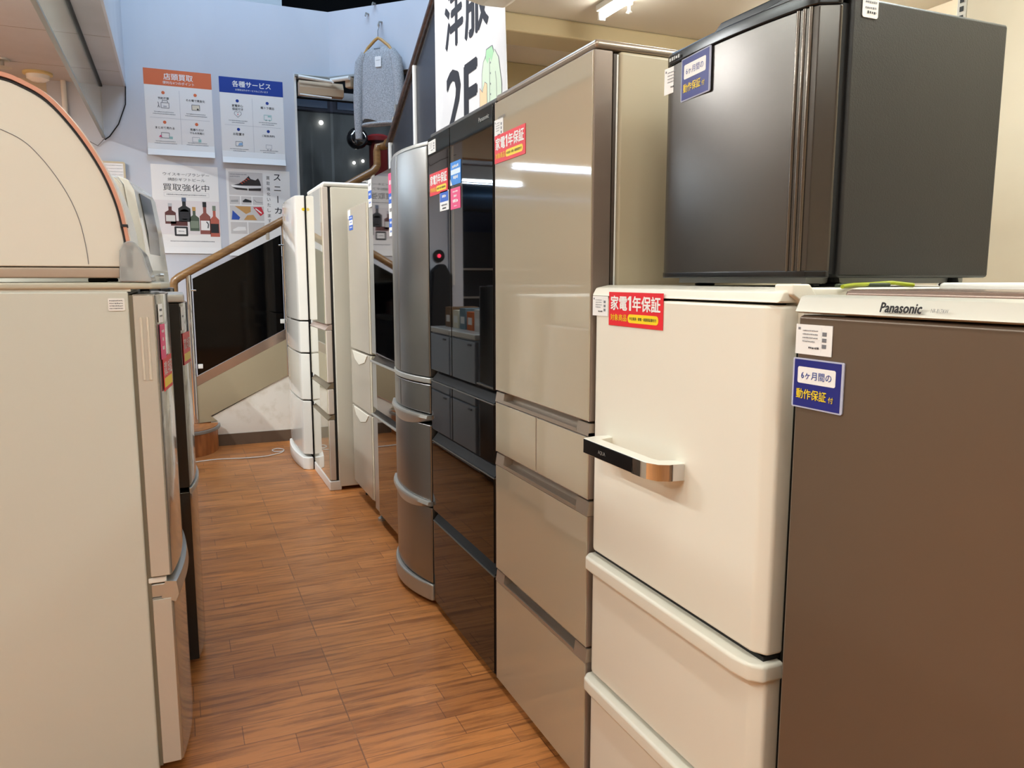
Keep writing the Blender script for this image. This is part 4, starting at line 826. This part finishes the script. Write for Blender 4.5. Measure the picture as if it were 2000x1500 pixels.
for k in (0, 1): MB().tube([(-.082 + k * .014, 2.027, 1.02), (-.082 + k * .014, 2.027, 1.17)], .003, mat('pale_rib', '#d8cfc0', .3), 8).build('side_rib', D1)
MB().prism([(-.100, .47), (-.05, .47), (-.044, .476), (-.05, .498), (-.06, .505), (-.100, .505)], 'y', 2.036, 2.57, steel_trim, .003).build('handle', D2)
V = []; F = []; n = 20
for i in range(n + 1):
    u_ = i / n; y = 2.03 + .545 * u_; x = -.046 + .026 * 4 * u_ * (1 - u_)
    V += [(x + .002, y, .455), (x + .010, y, .475), (x + .006, y, .508), (x - .02, y, .512), (x - .03, y, .47)]
for i in range(n):
    for j in range(5): F.append((i * 5 + j, i * 5 + (j + 1) % 5, (i + 1) * 5 + (j + 1) % 5, (i + 1) * 5 + j))
F += [(0, 1, 2, 3, 4), tuple(n * 5 + j for j in (4, 3, 2, 1, 0))]
MB().raw(V, F, steel_trim).build('handle_lip', D2)
MB().box(-.104, -.062, 2.034, 2.06, .508, .523, cool_white, .003).build('hinge', tl)
f = Flat((-.149, 2.0295, 1.186), (1, 0, 0), (0, 0, 1), (0, -1, 0)); f.base(.035, .029, paper, .003)
for k in range(4): f.bars(.003, .031, .022 - k * .006, .003, ink_soft, k)
f.build('price_label', tl)
def left_label(y0, y1, z0, z1, fn, nm):
    xa = -.048 + .104 * ((y0 - 2.04) / .53) * (1 - (y0 - 2.04) / .53); xb = -.048 + .104 * ((y1 - 2.04) / .53) * (1 - (y1 - 2.04) / .53)
    u = Vector((xb - xa, y1 - y0, 0)); L_ = u.length; u.normalize(); f = Flat((xa + .003, y0, z0), u, (0, 0, 1), (u.y, -u.x, 0)); fn(f, L_, z1 - z0); f.build(nm, tl)
left_label(2.045, 2.09, 1.155, 1.20, lambda f, a, b: (f.base(a, b, paper), f.bars(a * .2, a * .8, b * .6, b * .15, ink_soft), f.bars(a * .2, a * .8, b * .3, b * .1, ink_soft)), 'price_label')
left_label(2.05, 2.105, 1.065, 1.150, lambda f, a, b: (f.base(a, b, pink), f.bars(a * .25, a * .75, b * .75, b * .1, paper), f.bars(a * .35, a * .65, b * .5, b * .14, paper), f.bars(a * .25, a * .75, b * .25, b * .14, paper)), 'leaflet')
def rs_(f, a, b): f.base(a, b, red); f.text('家電１年保証', a * .5, b * .66, b * .42, paper, width=a * .9, bold=.009); f.rect(a * .05, b * .1, a * .95, b * .38, yellow, 1)
left_label(2.06, 2.19, .985, 1.068, rs_, 'warranty_sign')
for y in (2.08, 2.53): MB().lathe([(.001, 0), (.018, 0), (.018, .024), (.001, .026)], (-.14, y, FZ), black_matt, 12).build('foot', tl)
# L2 black
tk = thing('refrigerator', (-.35, 2.85, FZ), 'black refrigerator with a bronze bowed door just behind the beige one on the left', 'refrigerator')
MB().box(-.66, -.055, 2.60, 3.07, FZ + .02, 1.19, black_steel, .005).build('body', tk)
MB().box(-.66, .02, 2.598, 3.072, 1.188, 1.214, mat('silver_cap', '#c9c7c1', .3, metal=.3), .006).build('top_cover', tk)
bronze = mat('bronze_door', '#5d544b', .15, metal=.7, coat=.4)
def kdoor(nm, z0, z1):
    P = [(-.048, 2.602)] + [(.003 + .026 * 4 * (i / 16) * (1 - i / 16), 2.602 + .466 * i / 16) for i in range(17)] + [(-.048, 3.068)]
    o = MB().prism(P, 'z', z0, z1, bronze, .003); o.box(-.048, .004, 2.599, 2.602, z0 + .002, z1 - .002, black_plastic); return o.build(nm, tk)
kdoor('door', .60, 1.185); k2 = kdoor('door', .02, .585)
MB().prism([(.002, 2.605)] + [(.010 + .026 * 4 * (i / 16) * (1 - i / 16), 2.605 + .46 * i / 16) for i in range(17)] + [(.0, 3.065)], 'z', .578, .598, steel_trim, .002).build('handle_lip', k2)
f = Flat((.0075, 2.615, 1.10), (.15, .989, 0), (0, 0, 1), (.989, -.15, 0)); f.base(.05, .075, paper); f.bars(.01, .04, .04, .008, ink_soft); f.build('price_label', tk)
f = Flat((.0085, 2.62, .99), (.15, .989, 0), (0, 0, 1), (.989, -.15, 0)); f.base(.14, .10, red); f.text('家電１年保証', .07, .065, .035, paper, width=.125, bold=.009); f.rect(.01, .01, .13, .035, yellow); f.build('warranty_sign', tk)
for y in (2.64, 3.02): MB().lathe([(.001, 0), (.018, 0), (.018, .024), (.001, .026)], (-.08, y, FZ), black_matt, 12).build('foot', tk)
# L3 low white
def simple_fridge(x, y0, y1, ztop, split, m, side, label, dep=.55, bow=.01, lipm=cool_white):
    t = thing('refrigerator', (x - dep / 2, (y0 + y1) / 2, FZ), label, 'refrigerator')
    MB().box(x - dep, x - .06, y0, y1, FZ + .02, ztop, side, .008).build('body', t)
    for a, b in ((FZ + .03, split - .012), (split, ztop - .005)):
        P = [(x - .055, y0 + .002)] + [(x - .012 + bow + bow * 4 * (i / 10) * (1 - i / 10) - (.01 if i in (0, 10) else 0), y0 + .002 + (y1 - y0 - .004) * i / 10) for i in range(11)] + [(x - .055, y1 - .002)]
        MB().prism(P, 'z', a, b, m, .006).build('door', t)
    MB().box(x - .05, x + bow + .004, y0 + .01, y1 - .01, split - .011, split - .001, lipm).build('handle_lip', t)
    for y in (y0 + .04, y1 - .04): MB().lathe([(.001, 0), (.018, 0), (.018, .024), (.001, .026)], (x - .09, y, FZ), black_matt, 12).build('foot', t)
    return t
simple_fridge(.012, 3.13, 3.60, 1.03, .62, white_gloss, mat('grey_black_side', '#2a2b2c', .4), 'low white refrigerator, third on the left, mostly hidden behind the black one')
simple_fridge(-.04, 3.68, 4.20, 1.17, .55, beige_door, beige_side, 'beige refrigerator in the left row visible only in the taupe door reflection')
simple_fridge(-.02, 4.24, 4.62, 1.22, .60, black_plastic, black_steel, 'black refrigerator in the left row visible only in the mirrored doors')
for i, (y0, y1, lab) in enumerate(((4.68, 5.18, 'grey blue low cabinet nearer the camera, seen only mirrored in the black doors'), (5.2, 5.7, 'grey blue low cabinet nearer the stairs, seen only mirrored in the black doors'))):
    t = thing('storage_cabinet', (-.4, (y0 + y1) / 2, FZ), lab, 'cabinet'); MB().box(-.65, -.05, y0, y1, FZ + .01, .86, grey_blue, .006).build('body', t)
    MB().box(-.66, -.02, y0 - .002, y1 + .002, .862, .90, cool_white, .006).build('top', t)
    for a, b in ((.03, .42), (.43, .85)): MB().box(-.05, -.022, y0 + .006, y1 - .006, a, b, grey_blue, .006).build('door', t)
    for a in (.39, .82): MB().box(-.022, -.012, y0 + .06, y0 + .12, a, a + .012, ink_soft, .003).build('handle', t)
bxc = [('#c2422e', 'red'), ('#e2ddd6', 'white'), ('#cf6a2c', 'orange'), ('#6f8894', 'grey blue'), ('#e8e0c8', 'cream'), ('#7a5b3c', 'brown')]
for i, (hx_, nm_) in enumerate(bxc):
    y = 4.72 + i * .155; t = MB(); t.box(-.36, -.14, y, y + .125, .9005, 1.03 + .02 * (i % 2), mat('carton_' + nm_.replace(' ', '_'), hx_, .5), .002); t.box(-.1398, -.139, y + .02, y + .10, .94, .99, paper)
    tag(t.build('product_box'), nm_ + ' product box standing on the grey blue cabinets, seen only mirrored', 'box', 'boxes on the grey blue cabinets')

# ------------------------------------------------------------------ oven with a domed hood (top of L1) and microwave
to = thing('oven', (-.4, 2.25, 1.24), 'large cream domed oven with a curved pink-trimmed door on the beige refrigerator', 'oven')
cream_o = mat('cream_oven_shell', '#e2ded3', .4)
def prof(k=1.):
    pts = [(-.62, 1.70), (-.50, 1.712), (-.40, 1.716), (-.33, 1.706), (-.291, 1.694), (-.237, 1.662), (-.183, 1.596), (-.138, 1.516), (-.112, 1.444), (-.100, 1.382), (-.094, 1.330), (-.092, 1.295)]
    # refine with Catmull-Rom
    out = []
    for i in range(len(pts) - 1):
        p = [pts[max(i - 1, 0)], pts[i], pts[i + 1], pts[min(i + 2, len(pts) - 1)]]
        for s in range(5):
            u = s / 5
            out.append(tuple(.5 * (2 * p[1][c] + (-p[0][c] + p[2][c]) * u + (2 * p[0][c] - 5 * p[1][c] + 4 * p[2][c] - p[3][c]) * u * u + (-p[0][c] + 3 * p[1][c] - 3 * p[2][c] + p[3][c]) * u ** 3) for c in (0, 1)))
    return out + [pts[-1]]
pr = prof(); cxo, czo = -.42, 1.29
def scale_p(P, k): return [(cxo + (x - cxo) * k, czo + (z - czo) * k) for x, z in P]
inner = scale_p(pr, .965)
MB().prism(inner + [(cxo + (-.092 - cxo) * .965, 1.288), (-.62, 1.288)], 'y', 2.0, 2.46, cream_o, .003).build('body', to)
sp_ = scale_p([p for p in pr if p[0] > -.45], .72); MB().tube([(x, 1.9995, z) for x, z in sp_] , .0008, ink_soft, 5).build('panel_seam', to)
# trim bands following the door edge
def band(a, b, y0, y1, m, nm, cut=None):
    O_ = [p for p in scale_p(pr, b) if cut is None or cut(p)]; I_ = [p for p in scale_p(pr, a) if cut is None or cut(p)]
    n_ = min(len(O_), len(I_)); O_ = O_[-n_:]; I_ = I_[-n_:]
    return MB().prism(O_ + I_[::-1], 'y', y0, y1, m).build(nm, to)
up_ = lambda p: p[1] > 1.335
band(.965, .978, 1.998, 2.46, ink, 'door_gap', up_); band(.978, 1.0, 1.992, 2.46, copper, 'door_trim', up_); band(1.0, 1.008, 2.02, 2.46, cool_white, 'door', up_)
MB().box(-.112, -.097, 1.9905, 2.02, 1.380, 1.386, ink).build('trim_break', to)
MB().box(-.62, -.118, 1.998, 2.46, 1.262, 1.286, mat('taupe_base', '#b7a595', .35, metal=.2), .004).build('base', to)
wt = MB(); wt.prism([(-.122, 1.2525), (-.118, 1.325), (-.110, 1.342), (-.098, 1.349), (-.084, 1.345), (-.070, 1.325), (-.062, 1.29), (-.052, 1.2525)], 'y', 1.985, 2.42, clear, .004); wt.build('water_tank', to)
MB().prism([(-.090, 1.254), (-.088, 1.335), (-.076, 1.322), (-.068, 1.29), (-.058, 1.254)], 'y', 1.99, 2.40, white_gloss, .003).build('tank_cap', to)
for x, y in ((-.50, 2.04), (-.17, 2.04), (-.5, 2.4), (-.17, 2.4)): MB().box(x - .02, x + .02, y - .015, y + .015, 1.2525, 1.262, black_matt, .003).build('foot', to)
to.location.y += .042
tmw = thing('microwave_oven', (-.3, 2.85, 1.214), 'white microwave with a dark door window and silver knob panel behind the domed oven', 'microwave')
MB().prism([(-.46, 1.232), (-.075, 1.232), (-.088, 1.40), (-.103, 1.54), (-.125, 1.566), (-.46, 1.57)], 'y', 2.64, 3.06, white_gloss, .012, seg=3).build('body', tmw)
dq = MB(); dq.prism([(-.074, 1.236), (-.044, 1.236), (-.058, 1.40), (-.075, 1.525), (-.09, 1.555), (-.120, 1.566), (-.103, 1.54), (-.087, 1.40)], 'y', 2.645, 3.055, white_gloss, .004); dq = dq.build('door', tmw)
MB().prism([(-.055, 1.30), (-.0515, 1.30), (-.0545, 1.40), (-.0715, 1.522), (-.077, 1.520)], 'y', 2.72, 2.93, mat('microwave_window', '#3c4042', .08, ior=1.5), .0).build('window', dq)
MB().prism([(-.047, 1.238), (-.0425, 1.238), (-.0475, 1.287), (-.052, 1.287)], 'y', 2.66, 3.04, steel_trim).build('control_panel', dq)
MB().lathe([(.001, 0), (.016, 0), (.015, .012), (.001, .013)], (-.045, 2.85, 1.262), steel_trim, 20, 'x').build('knob', dq)
tmw.rotation_euler.z = math.radians(-7)
for x, y in ((-.4, 2.68), (-.12, 2.68), (-.4, 3.02), (-.12, 3.02)): MB().box(x - .015, x + .015, y - .015, y + .015, 1.2145, 1.234, black_matt).build('foot', tmw)
tw = thing('washing_machine', (-.95, 4.4, FZ), 'white top-loading washing machine left of the row, seen only mirrored', 'washing machine')
MB().box(-1.3, -.75, 4.1, 4.65, FZ + .03, .98, cool_white, .02).build('body', tw); MB().prism([(-1.28, .98), (-.77, .98), (-.77, 1.01), (-1.2, 1.10), (-1.28, 1.10)], 'y', 4.13, 4.62, white_gloss, .008).build('lid', tw)
MB().box(-.752, -.748, 4.2, 4.55, .88, .95, steel_trim).build('control_panel', tw)
for y in (4.15, 4.6): MB().box(-.82, -.78, y - .02, y + .02, FZ, FZ + .032, black_matt).build('foot', tw)
# red lamp on the pier, dark coat
al_ = thing('red_alarm_lamp', (-.6, WY - .03, 1.45), 'red lit alarm lamp on the beige pier, seen only mirrored in the black doors', 'lamp')
MB().lathe([(.001, 0), (.06, 0), (.06, -.02), (.001, -.02)], (-.6, WY - .002, 1.48), black_plastic, 20, 'y').build('housing', al_)
MB().lathe([(.001, -.02), (.02, -.02), (.016, -.035), (.001, -.04)], (-.6, WY - .002, 1.48), red_glow, 16, 'y').build('bulb', al_)
MB().prism([(-.70, .2), (-.48, .2), (-.47, .9), (-.50, 1.34), (-.57, 1.40), (-.64, 1.40), (-.70, 1.30)], 'y', WY - .12, WY - .01, black_matt, .02).build('cover', al_)
# dark shelf in the side room
sh = thing('display_shelf', (-2.5, 11.8, FZ), 'dark shelving at the back of the side showroom, seen only mirrored', 'shelf')
MB().box(-4, -1, 11.7, 12.08, FZ, 2.0, mat('shelf_black', '#17191c', .5)).build('carcass', sh)
for z in (.5, .95, 1.4): MB().box(-3.95, -1.05, 11.66, 11.72, z, z + .03, steel_trim).build('shelf_board', sh)
dct = MB(); dct.tube([(-5.5, 9.6, 2.3), (-.95, 9.6, 2.3)], .17, mat('duct_blue', '#2c4d6b', .4, metal=.4), 20)
tag(dct.build('air_duct'), 'blue round air duct under the side room ceiling, seen only mirrored', 'duct')

# ------------------------------------------------------------------ lamps, cord, small fittings
TL = ['bright fluorescent tube on the right ceiling above the taupe refrigerator', 'added unseen fluorescent tube deeper to the right, brightening the right ceiling', 'fluorescent tube on the right ceiling nearest the camera', 'fluorescent tube over the aisle in front of the camera', 'fluorescent tube over the aisle behind the camera', 'fluorescent tube on the left ceiling beside the camera', 'fluorescent tube on the left ceiling over the left row', 'fluorescent tube on the left ceiling near the stairs', 'fluorescent tube far on the left ceiling, middle one', 'added fluorescent tube far on the left ceiling toward the side room, brightening the left side', 'added fluorescent tube far on the left ceiling beside the camera, brightening the left side', 'cool fluorescent tube across the side room, nearest the pier', 'cool fluorescent tube across the side room, farthest left', 'cool fluorescent tube deepest in the side room']
for (x, y, z, l, p, c, ax), lab in zip(TUBES, TL):
    zc = 2.55 if (x > 1.5) else (2.6 if x > -.3 and y < 1.9 else 2.8)
    t = thing('ceiling_tube_light', (x, y, zc), lab, 'lamp', None); tmat = tube_dim if x > 1 else tube_warm if c is not COOL else tube_cool; h = l / 2
    def A(a, b): return (x + b, y + a) if ax == 'y' else (x + a, y + b)
    def bx(a0, a1, b0, b1, z0, z1, m, nm, r=.004):
        p, q_ = A(a0, b0), A(a1, b1); MB().box(p[0], q_[0], p[1], q_[1], z0, z1, m, r).build(nm, t)
    bx(-h - .01, h + .01, -.03, .03, z + .02, zc - .0005, cool_white, 'housing')
    for s_ in (-1, 1): bx(s_ * (h - .005), s_ * (h + .012), -.018, .018, z - .02, z + .025, cool_white, 'end_cap')
    p, q_ = A(-h, 0), A(h, 0); MB().tube([(p[0], p[1], z), (q_[0], q_[1], z)], .014, tmat, 14).build('tube', t)
hkk = MB(); hkk.lathe([(.02, 2.5499), (.02, 2.54), (.008, 2.535), (.008, 2.515), (.016, 2.505), (.001, 2.50)], (2.03, 3.30, 0), cool_white, 14); tag(hkk.build('ceiling_hook'), 'small white ceiling fitting beside the bright tube', 'fitting')
ssd = MB(); ssd.box(2.178, 2.1995, 1.665, 1.695, 1.0, 2.549, cool_white, .001)
for k in range(60): ssd.box(2.1765, 2.1785, 1.674, 1.686, 1.02 + k * .025, 1.034 + k * .025, ink)
tag(ssd.build('shelf_standard', smooth=False), 'white slotted shelf upright on the wall behind the small black refrigerator', 'shelf upright')
pc = MB(); pts = [(-.15, 5.70, 0), (.07, 5.78, 0), (.2, 5.80, 0), (.35, 5.77, 0), (.5, 5.76, 0), (.6, 5.80, 0), (.66, 5.86, 0), (.68, 5.95, 0), (.64, 6.0, 0), (.60, 5.96, 0), (.61, 5.90, 0), (.65, 5.88, 0), (.665, 5.90, 0)]
def cr_(P, n=6):
    o = []
    for i in range(len(P) - 1):
        p = [Vector(P[max(i - 1, 0)]), Vector(P[i]), Vector(P[i + 1]), Vector(P[min(i + 2, len(P) - 1)])]
        for s in range(n): u = s / n; o.append(.5 * (2 * p[1] + (p[2] - p[0]) * u + (2 * p[0] - 5 * p[1] + 4 * p[2] - p[3]) * u * u + (3 * p[1] - p[0] - 3 * p[2] + p[3]) * u ** 3))
    return o + [Vector(P[-1])]
pc.tube([(v.x, v.y, FZ + .0045) for v in cr_(pts)], .0045, cool_white, 8); tag(pc.build('power_cord'), 'white power cord lying across the floor before the far white refrigerator', 'cord')

bpy.data.objects.remove(_to); bpy.data.curves.remove(_tc)
for o in bpy.data.objects:
    if '_o' in o: del o['_o']
